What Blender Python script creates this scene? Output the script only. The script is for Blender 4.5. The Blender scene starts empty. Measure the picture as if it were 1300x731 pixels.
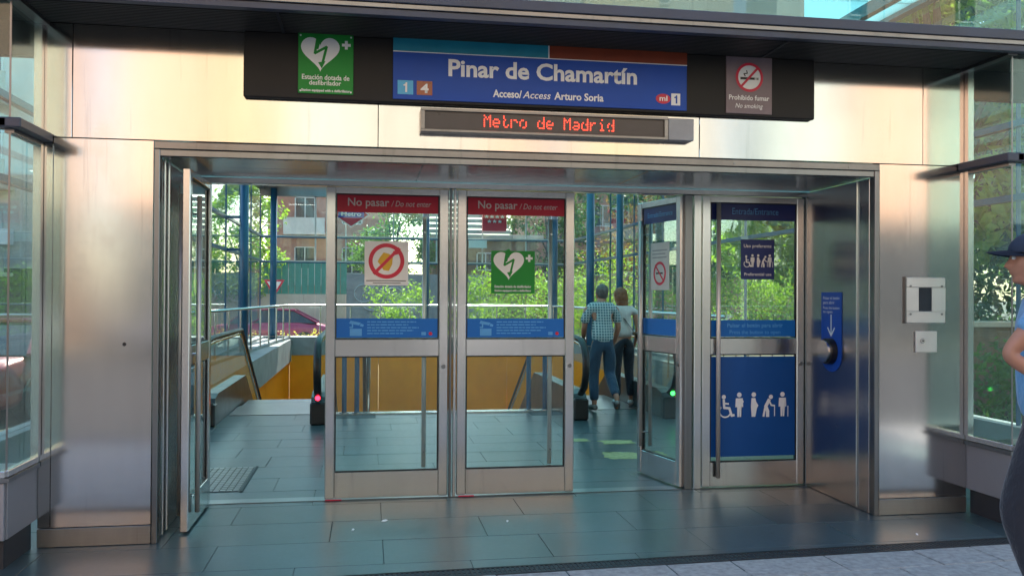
import bpy, bmesh, math, random
from mathutils import Vector, Matrix
from math import radians as R, sin, cos, pi
random.seed(7)
sc = bpy.context.scene
COL = sc.collection
# ------------------------------------------------------------------ camera, sky, sun, exposure
cam = bpy.data.objects.new('camera', bpy.data.cameras.new('camera')); COL.objects.link(cam)
cam.data.lens = 30.725; cam.data.sensor_width = 36; cam.data.clip_start = .05; cam.data.clip_end = 2000
cam.matrix_world = Matrix.Translation((0, 0, 1.55)) @ Matrix.Rotation(R(-9.324), 4, 'Z') @ Matrix.Rotation(R(90.472), 4, 'X') @ Matrix.Rotation(R(.3045), 4, 'Z')
sc.camera = cam
SUN_EL, SUN_AZ = 46, 5          # degrees; azimuth measured from +Y towards +X
world = bpy.data.worlds.new('World'); sc.world = world; world.use_nodes = True
wn = world.node_tree; wn.nodes.clear()
sky = wn.nodes.new('ShaderNodeTexSky'); sky.sky_type = 'NISHITA'; sky.sun_disc = False
sky.sun_elevation = R(SUN_EL); sky.sun_rotation = R(SUN_AZ); sky.air_density = 1.2; sky.dust_density = 1.5
bg = wn.nodes.new('ShaderNodeBackground'); bg.inputs[1].default_value = .15
wo = wn.nodes.new('ShaderNodeOutputWorld')
wn.links.new(sky.outputs[0], bg.inputs[0]); wn.links.new(bg.outputs[0], wo.inputs[0])
sl = bpy.data.lights.new('sun', 'SUN'); sl.energy = 4.2; sl.angle = R(.53); sl.color = (1, .93, .82)
so = bpy.data.objects.new('sun', sl); COL.objects.link(so)
sd = Vector((sin(R(SUN_AZ)) * cos(R(SUN_EL)), cos(R(SUN_AZ)) * cos(R(SUN_EL)), sin(R(SUN_EL))))
so.rotation_euler = sd.to_track_quat('Z', 'Y').to_euler(); so.location = (0, 0, 60)
sc.view_settings.view_transform = 'Standard'; sc.view_settings.look = 'None'
sc.view_settings.exposure = 1.72; sc.view_settings.gamma = 1
sc.cycles.transparent_max_bounces = 32; sc.cycles.max_bounces = 10; sc.cycles.glossy_bounces = 6
sc.cycles.caustics_reflective = False; sc.cycles.caustics_refractive = False

# ------------------------------------------------------------------ materials
def nmat(name):
    m = bpy.data.materials.new(name); m.use_nodes = True
    nt = m.node_tree; return m, nt, nt.nodes['Principled BSDF']
def lnk(nt, a, b): nt.links.new(a, b)
def noise(nt, scale=(1, 1, 1), det=3, rough=.5, coord='Object'):
    tc = nt.nodes.new('ShaderNodeTexCoord'); mp = nt.nodes.new('ShaderNodeMapping'); mp.inputs['Scale'].default_value = scale
    n = nt.nodes.new('ShaderNodeTexNoise'); n.inputs['Scale'].default_value = 1; n.inputs['Detail'].default_value = det; n.inputs['Roughness'].default_value = rough
    lnk(nt, tc.outputs[coord], mp.inputs[0]); lnk(nt, mp.outputs[0], n.inputs['Vector']); return n.outputs[0]
def ramp(nt, fac, stops):
    r = nt.nodes.new('ShaderNodeValToRGB'); e = r.color_ramp.elements
    while len(e) < len(stops): e.new(.5)
    for i, (p, c) in enumerate(stops):
        e[i].position = p; e[i].color = (c, c, c, 1) if isinstance(c, (int, float)) else (*c, 1)
    lnk(nt, fac, r.inputs[0]); return r.outputs[0]
def bump(nt, b, h, s=.2, d=.01):
    n = nt.nodes.new('ShaderNodeBump'); n.inputs['Strength'].default_value = s; n.inputs['Distance'].default_value = d
    lnk(nt, h, n.inputs['Height']); lnk(nt, n.outputs[0], b.inputs['Normal'])
def mix(nt, f, a, b, mode='MIX'):
    n = nt.nodes.new('ShaderNodeMix'); n.data_type = 'RGBA'; n.blend_type = mode
    for s, v in ((0, f), (6, a), (7, b)):
        if hasattr(v, 'links') or hasattr(v, 'is_linked'): lnk(nt, v, n.inputs[s])
        else: n.inputs[s].default_value = v if isinstance(v, (int, float)) else (*v, 1)
    return n.outputs[2]
def simple(name, c, rough=.5, metal=0, var=.12, scale=6, bmp=0, spec=.5, coat=0):
    m, nt, b = nmat(name)
    n = noise(nt, (scale,) * 3, 5, .6)
    k = [max(0, x * (1 - var)) for x in c]; l = [min(1, x * (1 + var)) for x in c]
    lnk(nt, ramp(nt, n, [(.3, tuple(k)), (.7, tuple(l))]), b.inputs['Base Color'])
    lnk(nt, ramp(nt, n, [(.2, max(0, rough - .06)), (.8, min(1, rough + .08))]), b.inputs['Roughness'])
    b.inputs['Metallic'].default_value = metal; b.inputs['Specular IOR Level'].default_value = spec; b.inputs['Coat Weight'].default_value = coat
    if bmp: bump(nt, b, noise(nt, (scale * 6,) * 3, 6, .65), bmp, .01)
    return m
def steel(name, c=(.645, .625, .6), rough=.13, aniso=.45, wave=.04, stain=.14):
    m, nt, b = nmat(name)
    fine = noise(nt, (3, 3, 260), 3, .6); big = noise(nt, (2.2, 2.2, .5), 5, .65); blot = noise(nt, (1.3, 1.3, 1.3), 4, .6)
    k = tuple(x * (1 - stain) for x in c)
    col = ramp(nt, big, [(.3, k), (.55, c), (.8, tuple(min(1, x * 1.08) for x in c))])
    drip = ramp(nt, noise(nt, (16, 16, .7), 4, .65), [(.6, 1), (.68, .86), (.74, .97)])
    lnk(nt, mix(nt, 1, mix(nt, .25, col, ramp(nt, fine, [(.3, k), (.7, c)])), drip, 'MULTIPLY'), b.inputs['Base Color'])
    sm = noise(nt, (7, 7, 5), 8, .75); md = nt.nodes.new('ShaderNodeMix'); md.inputs[0].default_value = .45; lnk(nt, blot, md.inputs[2]); lnk(nt, sm, md.inputs[3])
    lnk(nt, ramp(nt, md.outputs[0], [(.3, rough - .02), (.52, rough), (.66, rough + .035)]), b.inputs['Roughness'])
    b.inputs['Metallic'].default_value = 1; b.inputs['Anisotropic'].default_value = aniso
    if aniso:
        t = nt.nodes.new('ShaderNodeTangent'); t.direction_type = 'RADIAL'; t.axis = 'Z'; lnk(nt, t.outputs[0], b.inputs['Tangent'])
    return m
def glass(name, tint=(.78, .93, .91), refl=1.0, dirt_haze=.03):
    m, nt, b = nmat(name); nt.nodes.remove(b)
    out = nt.nodes['Material Output']
    tr = nt.nodes.new('ShaderNodeBsdfTransparent'); tr.inputs[0].default_value = (*tint, 1)
    gl = nt.nodes.new('ShaderNodeBsdfGlossy'); gl.inputs['Roughness'].default_value = .015; gl.inputs[0].default_value = (.9, 1, .98, 1)
    df = nt.nodes.new('ShaderNodeBsdfDiffuse'); df.inputs[0].default_value = (.6, .66, .64, 1)
    fr = nt.nodes.new('ShaderNodeFresnel'); ge = nt.nodes.new('ShaderNodeNewGeometry'); mr = nt.nodes.new('ShaderNodeMapRange'); mr.inputs[3].default_value = 1.5; mr.inputs[4].default_value = 1 / 1.5; lnk(nt, ge.outputs['Backfacing'], mr.inputs[0]); lnk(nt, mr.outputs[0], fr.inputs[0])
    mu = nt.nodes.new('ShaderNodeMath'); mu.operation = 'MULTIPLY'; mu.inputs[1].default_value = refl; mu.use_clamp = True
    m1 = nt.nodes.new('ShaderNodeMixShader'); m2 = nt.nodes.new('ShaderNodeMixShader')
    dn = ramp(nt, noise(nt, (1.5, 1.5, .7), 6, .7), [(.45, dirt_haze * .3), (.8, dirt_haze * 2.2)])
    lnk(nt, fr.outputs[0], mu.inputs[0]); lnk(nt, mu.outputs[0], m1.inputs[0]); lnk(nt, tr.outputs[0], m1.inputs[1]); lnk(nt, gl.outputs[0], m1.inputs[2])
    lnk(nt, dn, m2.inputs[0]); lnk(nt, m1.outputs[0], m2.inputs[1]); lnk(nt, df.outputs[0], m2.inputs[2]); lnk(nt, m2.outputs[0], out.inputs[0])
    return m
def emis(name, c, s):
    m, nt, b = nmat(name); b.inputs['Base Color'].default_value = (*[x * .3 for x in c], 1)
    b.inputs['Emission Color'].default_value = (*c, 1); b.inputs['Emission Strength'].default_value = s; return m
def leafmat(name, a, b_, c_):
    m, nt, b = nmat(name); out = nt.nodes['Material Output']
    n = noise(nt, (1.6,) * 3, 3, .6); n2 = noise(nt, (14,) * 3, 2)
    col = mix(nt, .45, ramp(nt, n, [(.3, a), (.5, b_), (.7, c_)]), ramp(nt, n2, [(.3, a), (.7, c_)]))
    lnk(nt, col, b.inputs['Base Color']); b.inputs['Roughness'].default_value = .5
    t = nt.nodes.new('ShaderNodeBsdfTranslucent'); lnk(nt, mix(nt, 1, col, (1.6, 1.7, .7), 'MULTIPLY'), t.inputs[0])
    ms = nt.nodes.new('ShaderNodeMixShader'); ms.inputs[0].default_value = .45
    lnk(nt, b.outputs[0], ms.inputs[1]); lnk(nt, t.outputs[0], ms.inputs[2]); lnk(nt, ms.outputs[0], out.inputs[0]); return m
M = dict(
    steel=steel('brushed_steel'), steelm=steel('mirror_steel', (.46, .47, .48), .24, 0, .12, .15), frame=steel('door_steel', (.66, .66, .65), .22, 0, .05, .12),
    dsteel=steel('dark_steel', (.24, .25, .26), .3, 0, .04, .2), plinth=steel('plinth_steel', (.42, .4, .38), .38, .3, .03, .3),
    glass=glass('clear_glass', (.88, .97, .955)), gdoor=glass('door_glass', (.93, .98, .97), 1, .03), gfar=glass('wall_glass', (.93, .985, .98), .9, .05),  # film on the wall glass strengthened to paint a pale haze over the street
    soffit=simple('soffit_dark', (.045, .045, .045), .5, .3), fascia=simple('fascia_bluegrey', (.045, .055, .085), .4, 0, .2, 3), fasciaL=steel('fascia_light', (.26, .25, .245), .35, 0, .03, .3),
    board=simple('board_black', (.02, .019, .019), .5, 0, .1, 3, spec=.25), bluepost=simple('post_blue', (.012, .1, .2), .35, 0, .1, 4, coat=.3),
    white=simple('print_white', (.82, .84, .85), .4, 0, .03), cream=simple('print_cream', (.7, .62, .58), .45, 0, .05),
    sblue=simple('sign_blue', (.012, .075, .42), .4, 0, .06, 2, spec=.3), dblue2=simple('panel_blue', (.004, .075, .3), .35, 0, .08, 2, spec=.4), skirt=simple('skirt_dark', (.06, .065, .07), .35, .3, .1, 4), dblue=simple('door_blue', (.008, .15, .52), .4, 0, .05, 2, spec=.35), navy=simple('navy_print', (.008, .025, .17), .35, 0, .08),
    cyan=simple('cyan_print', (.01, .24, .36), .4), brown=simple('brown_print', (.22, .035, .012), .45), badge1=simple('badge_cyan', (.06, .42, .75), .3), badge4=simple('badge_brown', (.36, .1, .04), .3),
    green=simple('sign_green', (.015, .26, .04), .45, 0, .06, 2, spec=.3), red=simple('sign_red', (.6, .008, .04), .45, 0, .06), reddk=simple('print_red', (.62, .02, .06), .4),
    mauve=simple('sign_mauve', (.2, .15, .17), .4), black=simple('print_black', (.01, .01, .012), .4), lightblue=simple('print_lightblue', (.1, .38, .75), .4),
    led=emis('led_red', (1, .06, .03), 1.3), ledg=emis('led_green', (.05, 1, .1), 2), ledr=emis('led_red_lamp', (1, .02, .05), 2.5), tube=emis('ceiling_tube', (1, .97, .9), 3),
    screen=simple('led_screen', (.07, .055, .05), .3), grey=simple('paint_grey', (.3, .31, .33), .4, .2), panelgrey=simple('panel_grey', (.3, .29, .31), .42, .3, .05, 2), bed=simple('tile_bed', (.038, .064, .072), .7), teal=simple('beam_teal', (.1, .24, .28), .5), kick=simple('kick_black', (.03, .03, .035), .5),
    yellow=simple('panel_yellow', (.95, .3, .004), .45, 0, .1, 1.5), rubber=simple('rubber_black', (.012, .012, .013), .4), concrete=simple('concrete_grey', (.26, .27, .27), .75, 0, .15, 3, .2),
    asphalt=simple('asphalt', (.034, .037, .042), .85, 0, .25, 5, .5), earth=simple('earth', (.1, .09, .06), .95, 0, .3, 2, .4), beige=simple('wall_beige', (.72, .58, .44), .85, 0, .12, 1, .2),
    pave=simple('granite_slab', (.34, .345, .335), .8, 0, .28, 22, .6), fencegreen=simple('fence_green', (.06, .3, .22), .5), bark=simple('bark', (.09, .07, .05), .9, 0, .3, 8, .8),
    brick=simple('brick_wall', (.42, .2, .14), .8, 0, .15, 3), peach=simple('render_peach', (.52, .32, .21), .75, 0, .06, 1), gold=simple('render_gold', (.44, .33, .19), .75, 0, .06, 1), pale=simple('render_pale', (.36, .43, .39), .75, 0, .06, 1), creamw=simple('render_cream', (.37, .345, .28), .75, 0, .08, 1), whitew=simple('render_white', (.62, .6, .56), .7, 0, .1, 1),
    winglass=simple('window_glass', (.03, .04, .05), .08), darkbase=simple('reflection_dark_base', (.03, .034, .04), .3, 0, .4, .6), rodm=simple('rod_steel', (.6, .59, .57), .35, .45, .05), dgreen=simple('shutter_green', (.05, .12, .1), .6), pvc=simple('window_frame_white', (.6, .6, .58), .5), tilered=simple('roof_tile', (.4, .17, .1), .8), timber=simple('timber_brown', (.25, .15, .09), .8, 0, .25, 6, .3),
    leafA=leafmat('leaf_green', (.04, .1, .03), (.09, .19, .05), (.17, .28, .09)), leafB=leafmat('leaf_bright', (.1, .2, .03), (.2, .34, .05), (.36, .46, .1)), leafC=leafmat('leaf_dark', (.015, .04, .012), (.035, .08, .025), (.08, .14, .05)), leafR=leafmat('leaf_rust', (.12, .06, .03), (.2, .1, .05), (.26, .17, .08)),
    flower=leafmat('petal_yellow', (.5, .4, .05), (.6, .5, .1), (.7, .6, .3)),
    skin=simple('skin', (.42, .2, .13), .5, 0, .08, 9), hairg=simple('hair_grey', (.13, .11, .1), .7, 0, .4, 40, .4), hairb=simple('hair_dark', (.04, .025, .018), .6, 0, .3, 30, .3), haira=simple('hair_auburn', (.2, .07, .025), .5, 0, .35, 30, .4),
    jeans=simple('denim', (.025, .055, .1), .85, 0, .25, 20, .4), trousd=simple('trousers_dark', (.012, .014, .022), .85, 0, .2, 12, .3), topw=simple('top_white', (.62, .6, .56), .8, 0, .06, 8, .2), polo=simple('polo_blue', (.12, .33, .62), .8, 0, .08, 10, .2), cap=simple('cap_navy', (.012, .022, .05), .75, 0, .2, 20, .3), shoe=simple('shoe_grey', (.2, .2, .2), .7), shoew=simple('shoe_white', (.6, .6, .6), .7),
    crisp=simple('crisps_yellow', (.7, .42, .03), .5), tyre=simple('tyre', (.02, .02, .02), .8), rim=steel('rim', (.5, .5, .5), .3, 0), lampw=simple('lamp_lens', (.6, .6, .6), .1), lampr=simple('lamp_red', (.4, .01, .01), .2), chan=simple('cast_iron', (.05, .052, .055), .6, .6), ctape=simple('worn_yellow', (.35, .36, .16), .7, 0, .3, 20))
def cloth(name, c):
    m, nt, b = nmat(name); n = noise(nt, (7, 7, 4.5), 4, .55); w = noise(nt, (260, 260, 260), 2)
    lnk(nt, ramp(nt, w, [(.3, tuple(x * .85 for x in c)), (.7, tuple(min(1, x * 1.12) for x in c))]), b.inputs['Base Color']); b.inputs['Roughness'].default_value = .85
    b.inputs['Sheen Weight'].default_value = .3; bump(nt, b, n, .8, .05); return m
M['trousd'] = cloth('trousers_cloth', (.012, .015, .026)); M['polo'] = cloth('polo_cloth', (.13, .33, .58)); M['jeans'] = cloth('denim_cloth', (.025, .06, .11)); M['topw'] = cloth('top_cloth', (.62, .6, .57))
# floor tile: dark slate, each tile a little different
def tilemat():
    m, nt, b = nmat('slate_tile'); oi = nt.nodes.new('ShaderNodeObjectInfo')
    n = noise(nt, (3, 3, 3), 6, .65); n2 = noise(nt, (30, 30, 30), 4, .7)
    c = mix(nt, .4, ramp(nt, n, [(.3, (.03, .06, .07)), (.7, (.05, .092, .104))]), ramp(nt, n2, [(.3, (.033, .06, .068)), (.7, (.07, .105, .11))]))
    ge = nt.nodes.new('ShaderNodeNewGeometry'); wv = nt.nodes.new('ShaderNodeTexNoise'); wv.inputs['Scale'].default_value = .9; wv.inputs['Detail'].default_value = 7; wv.inputs['Roughness'].default_value = .7; lnk(nt, ge.outputs['Position'], wv.inputs['Vector'])
    vo = nt.nodes.new('ShaderNodeTexVoronoi'); vo.inputs['Scale'].default_value = 5.5; lnk(nt, ge.outputs['Position'], vo.inputs['Vector'])
    c = mix(nt, 1, c, ramp(nt, wv.outputs[0], [(.3, .72), (.55, 1), (.75, 1.22)]), 'MULTIPLY'); c = mix(nt, ramp(nt, vo.outputs['Distance'], [(.05, .5), (.09, 0)]), c, (.02, .03, .035))
    lnk(nt, mix(nt, 1, c, ramp(nt, oi.outputs['Random'], [(0, .88), (1, 1.1)]), 'MULTIPLY'), b.inputs['Base Color'])
    lnk(nt, ramp(nt, n, [(.2, .3), (.8, .36)]), b.inputs['Roughness']); bump(nt, b, n2, .05, .002); return m
M['tile'] = tilemat()
def frost():
    m, nt, b = nmat('frosted_glass'); out = nt.nodes['Material Output']
    t = nt.nodes.new('ShaderNodeBsdfTranslucent'); t.inputs[0].default_value = (.36, .62, .66, 1); tr = nt.nodes.new('ShaderNodeBsdfTransparent'); tr.inputs[0].default_value = (.6, .8, .8, 1)
    b.inputs['Base Color'].default_value = (.4, .5, .5, 1); m1 = nt.nodes.new('ShaderNodeMixShader'); m1.inputs[0].default_value = .0; m2 = nt.nodes.new('ShaderNodeMixShader'); m2.inputs[0].default_value = .25
    lnk(nt, t.outputs[0], m1.inputs[1]); lnk(nt, tr.outputs[0], m1.inputs[2]); lnk(nt, m1.outputs[0], m2.inputs[1]); lnk(nt, b.outputs[0], m2.inputs[2]); lnk(nt, m2.outputs[0], out.inputs[0]); return m
M['frost'] = frost()
def checkmat():
    m, nt, b = nmat('checked_cloth'); tc = nt.nodes.new('ShaderNodeTexCoord'); sp = nt.nodes.new('ShaderNodeSeparateXYZ'); lnk(nt, tc.outputs['Object'], sp.inputs[0])
    vs = []
    for ax in (0, 2):
        a = nt.nodes.new('ShaderNodeMath'); a.operation = 'MULTIPLY'; a.inputs[1].default_value = 1 / .036; lnk(nt, sp.outputs[ax], a.inputs[0])
        f = nt.nodes.new('ShaderNodeMath'); f.operation = 'FRACT'; lnk(nt, a.outputs[0], f.inputs[0])
        g = nt.nodes.new('ShaderNodeMath'); g.operation = 'LESS_THAN'; g.inputs[1].default_value = .3; lnk(nt, f.outputs[0], g.inputs[0]); vs.append(g.outputs[0])
    mx = nt.nodes.new('ShaderNodeMath'); mx.operation = 'MAXIMUM'; lnk(nt, vs[0], mx.inputs[0]); lnk(nt, vs[1], mx.inputs[1])
    lnk(nt, mix(nt, mx.outputs[0], (.07, .17, .2), (.5, .58, .58)), b.inputs['Base Color']); b.inputs['Roughness'].default_value = .85; bump(nt, b, noise(nt, (7, 7, 4.5), 4, .55), .8, .05); return m
M['check'] = checkmat()
def carpaint():
    m, nt, b = nmat('car_paint'); oi = nt.nodes.new('ShaderNodeObjectInfo'); lnk(nt, oi.outputs['Color'], b.inputs['Base Color'])
    b.inputs['Roughness'].default_value = .3; b.inputs['Coat Weight'].default_value = 1; b.inputs['Metallic'].default_value = .2; return m
M['paint'] = carpaint()

# ------------------------------------------------------------------ helpers
ORG = {}
def tag(o, label=None, cat=None, group=None, kind=None):
    if label: o['label'] = label
    if cat: o['category'] = cat
    if group: o['group'] = group
    if kind: o['kind'] = kind
    return o
def thing(name, label, cat, loc=(0, 0, 0), rz=0, group=None, world=True, kind=None):
    o = bpy.data.objects.new(name, None); COL.objects.link(o); o.empty_display_size = .1
    o.location = loc; o.rotation_euler = (0, 0, rz); tag(o, label, cat, group, kind)
    ORG[o] = Vector(loc) if world else Vector((0, 0, 0)); return o
def add(name, me, mat, parent=None, smooth=False, **kw):
    o = bpy.data.objects.new(name, me); COL.objects.link(o)
    if mat is not None:
        me.materials.clear(); me.materials.append(M[mat] if isinstance(mat, str) else mat)
    if smooth:
        me.polygons.foreach_set('use_smooth', [True] * len(me.polygons))
    if parent is not None:
        o.parent = parent; g = ORG[parent]
        if g.length > 0: me.transform(Matrix.Translation(-g))
        ORG[o] = g
    else: ORG[o] = Vector((0, 0, 0))
    tag(o, **kw); return o
class MB:
    def __init__(s): s.bm = bmesh.new()
    def box(s, x0, x1, y0, y1, z0, z1, bev=0):
        r = bmesh.ops.create_cube(s.bm, size=1); v = r['verts']
        for q in v: q.co = Vector(((x0 + x1) / 2 + q.co.x * (x1 - x0), (y0 + y1) / 2 + q.co.y * (y1 - y0), (z0 + z1) / 2 + q.co.z * (z1 - z0)))
        if bev: bmesh.ops.bevel(s.bm, geom=list({e for q in v for e in q.link_edges}), offset=bev, segments=1, affect='EDGES')
        return s
    def cyl(s, p, q, r, n=12, r2=None):
        p, q = Vector(p), Vector(q); d = q - p
        m = Matrix.Translation((p + q) / 2) @ d.to_track_quat('Z', 'Y').to_matrix().to_4x4()
        bmesh.ops.create_cone(s.bm, cap_ends=True, segments=n, radius1=r, radius2=r if r2 is None else r2, depth=d.length, matrix=m); return s
    def ball(s, c, r, sc3=(1, 1, 1), n=12):
        m = Matrix.Translation(c) @ Matrix.Diagonal((*sc3, 1)); bmesh.ops.create_uvsphere(s.bm, u_segments=n, v_segments=max(6, n // 2), radius=r, matrix=m); return s
    def tube(s, pts, r, n=8, flat=None):
        pts = [Vector(p) for p in pts]; rings = []
        for i, p in enumerate(pts):
            d = (pts[min(i + 1, len(pts) - 1)] - pts[max(i - 1, 0)]).normalized()
            u = Vector((1, 0, 0)) if (flat and abs(d.x) < .01) else d.cross(Vector((0, 0, 1)))
            if u.length < .05: u = d.cross(Vector((1, 0, 0)))
            u.normalize(); w = u.cross(d); rr = r[i] if isinstance(r, (list, tuple)) else r
            fx, fy = flat or (1, 1)
            rings.append([s.bm.verts.new(p + u * cos(2 * pi * k / n) * rr * fx + w * sin(2 * pi * k / n) * rr * fy) for k in range(n)])
        for a, b in zip(rings, rings[1:]):
            for k in range(n): s.bm.faces.new((a[k], a[(k + 1) % n], b[(k + 1) % n], b[k]))
        s.bm.faces.new(rings[0][::-1]); s.bm.faces.new(rings[-1]); return s
    def prism(s, poly, O, U, V, W):      # polygon in (u,v), thickness vector W
        O, U, V, W = map(Vector, (O, U, V, W))
        a = [s.bm.verts.new(O + U * p[0] + V * p[1]) for p in poly]; b = [s.bm.verts.new(v.co + W) for v in a]; n = len(a)
        s.bm.faces.new(a); s.bm.faces.new(b[::-1])
        for k in range(n): s.bm.faces.new((a[k], b[k], b[(k + 1) % n], a[(k + 1) % n]))
        return s
    def quad(s, a, b, c, d): s.bm.faces.new([s.bm.verts.new(p) for p in (a, b, c, d)]); return s
    def mesh(s, name='m'):
        bmesh.ops.recalc_face_normals(s.bm, faces=s.bm.faces); me = bpy.data.meshes.new(name); s.bm.to_mesh(me); s.bm.free(); return me
    def build(s, name, mat, parent=None, smooth=False, **kw): return add(name, s.mesh(name), mat, parent, smooth, **kw)
def box(name, mat, parent, x0, x1, y0, y1, z0, z1, bev=0, **kw): return MB().box(x0, x1, y0, y1, z0, z1, bev).build(name, mat, parent, **kw)
def dup(root, loc, rz=0, label=None, col=None, par=None):
    r = root.copy(); COL.objects.link(r)
    if par is None: r.location = loc; r.rotation_euler = (0, 0, rz)
    else: r.parent = par
    if label: r['label'] = label
    if col and r.type == 'MESH': r.color = col
    for ch in root.children:
        dup(ch, None, 0, None, col, r)
    return r
# planes for flat print: (O, U, V, N) N = towards the viewer
class Pl:
    def __init__(s, O, U, V, parent): s.O, s.U, s.V = Vector(O), Vector(U), Vector(V); s.N = s.U.cross(s.V); s.parent = parent
    def sub(s, parent): q = Pl(s.O, s.U, s.V, parent); return q
    def P(s, u, v, h=0): return s.O + s.U * u + s.V * v + s.N * h
    def panel(s, name, mat, u0, u1, v0, v1, h0, h1, bev=0, **kw):
        mb = MB(); r = bmesh.ops.create_cube(mb.bm, size=1)['verts']
        for q in r:
            c = q.co.copy(); q.co = s.P((u0 + u1) / 2 + c.x * (u1 - u0), (v0 + v1) / 2 + c.y * (v1 - v0), (h0 + h1) / 2 + c.z * (h1 - h0))
        return mb.build(name, mat, s.parent, **kw)
    def shapes(s, name, mat, polys, h, **kw):       # list of polygons
        bm = bmesh.new()
        for k_, p in enumerate(polys):
            try: bm.faces.new([bm.verts.new(s.P(u, v, h + k_ * 2e-5)) for u, v in p])
            except ValueError: pass
        bmesh.ops.triangulate(bm, faces=bm.faces)
        me = bpy.data.meshes.new(name); bm.to_mesh(me); bm.free(); return add(name, me, mat, s.parent, **kw)
    def one(s, mat, u, v, h_, h, parent=None):
        return s.shapes('numeral', mat, [[(u + .3 * h_, v), (u + .5 * h_, v), (u + .5 * h_, v + h_), (u + .34 * h_, v + h_), (u + .3 * h_, v + .86 * h_), (u + .12 * h_, v + .78 * h_), (u + .12 * h_, v + .66 * h_), (u + .3 * h_, v + .66 * h_)]], h)
    def text(s, t, mat, u0, u1, v, size, h, bold=0, ital=False, name='lettering', align=None, **kw):
        c = bpy.data.curves.new('t', 'FONT'); c.body = t; c.size = size; c.offset = bold; c.resolution_u = 3
        if ital: c.shear = .25
        o = bpy.data.objects.new('t', c); COL.objects.link(o); dg = bpy.context.evaluated_depsgraph_get(); dg.update()
        me = bpy.data.meshes.new_from_object(o.evaluated_get(dg)); bpy.data.objects.remove(o); bpy.data.curves.remove(c)
        xs = [q.co.x for q in me.vertices] or [0, 1]; a, b = min(xs), max(xs)
        k = (u1 - u0) / (b - a)
        for q in me.vertices: q.co = s.P(u0 + (q.co.x - a) * k, v + q.co.y, h)
        me.name = name; return add(name, me, mat, s.parent, **kw)
def ribbon(pts, w, closed=False):
    out = []; n = len(pts)
    for i in range(n if closed else n - 1):
        a = Vector((*pts[i], 0)); b = Vector((*pts[(i + 1) % n], 0)); d = (b - a)
        if d.length < 1e-6: continue
        d.normalize(); p = Vector((-d.y, d.x, 0)) * w / 2; a = a - d * w * .25; b = b + d * w * .25
        out.append([(q.x, q.y) for q in (a + p, a - p, b - p, b + p)])
    return out
def disc(cx, cy, r, n=24, ry=None): return [(cx + r * cos(2 * pi * k / n), cy + (ry or r) * sin(2 * pi * k / n)) for k in range(n)]
def ring(cx, cy, r, w, n=40):
    o = []
    for k in range(n):
        a, b = 2 * pi * k / n, 2 * pi * (k + 1) / n
        o.append([(cx + (r - w) * cos(a), cy + (r - w) * sin(a)), (cx + r * cos(a), cy + r * sin(a)), (cx + r * cos(b), cy + r * sin(b)), (cx + (r - w) * cos(b), cy + (r - w) * sin(b))])
    return o
def rect(u0, u1, v0, v1): return [(u0, v0), (u1, v0), (u1, v1), (u0, v1)]
def heart(cx, cy, w):
    p = []
    for k in range(60):
        t = 2 * pi * k / 60; p.append((cx + w / 32 * 16 * sin(t) ** 3, cy + w / 32 * (13 * cos(t) - 5 * cos(2 * t) - 2 * cos(3 * t) - cos(4 * t))))
    return p
def bolt(cx, cy, w):
    s = w
    return [*ribbon([(cx - .1 * s, cy + .45 * s), (cx - .18 * s, cy - .05 * s), (cx + .14 * s, cy + .14 * s), (cx + .02 * s, cy - .36 * s)], .07 * s), *ribbon([(cx - .03 * s, cy + .47 * s), (cx - .13 * s, cy + .1 * s)], .1 * s), [(cx - .09 * s, cy - .3 * s), (cx + .01 * s, cy - .47 * s), (cx + .11 * s, cy - .26 * s)]]
def cross(cx, cy, s): return [rect(cx - s, cx + s, cy - s * .33, cy + s * .33), rect(cx - s * .33, cx + s * .33, cy - s, cy - s * .33), rect(cx - s * .33, cx + s * .33, cy + s * .33, cy + s)]
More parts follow.
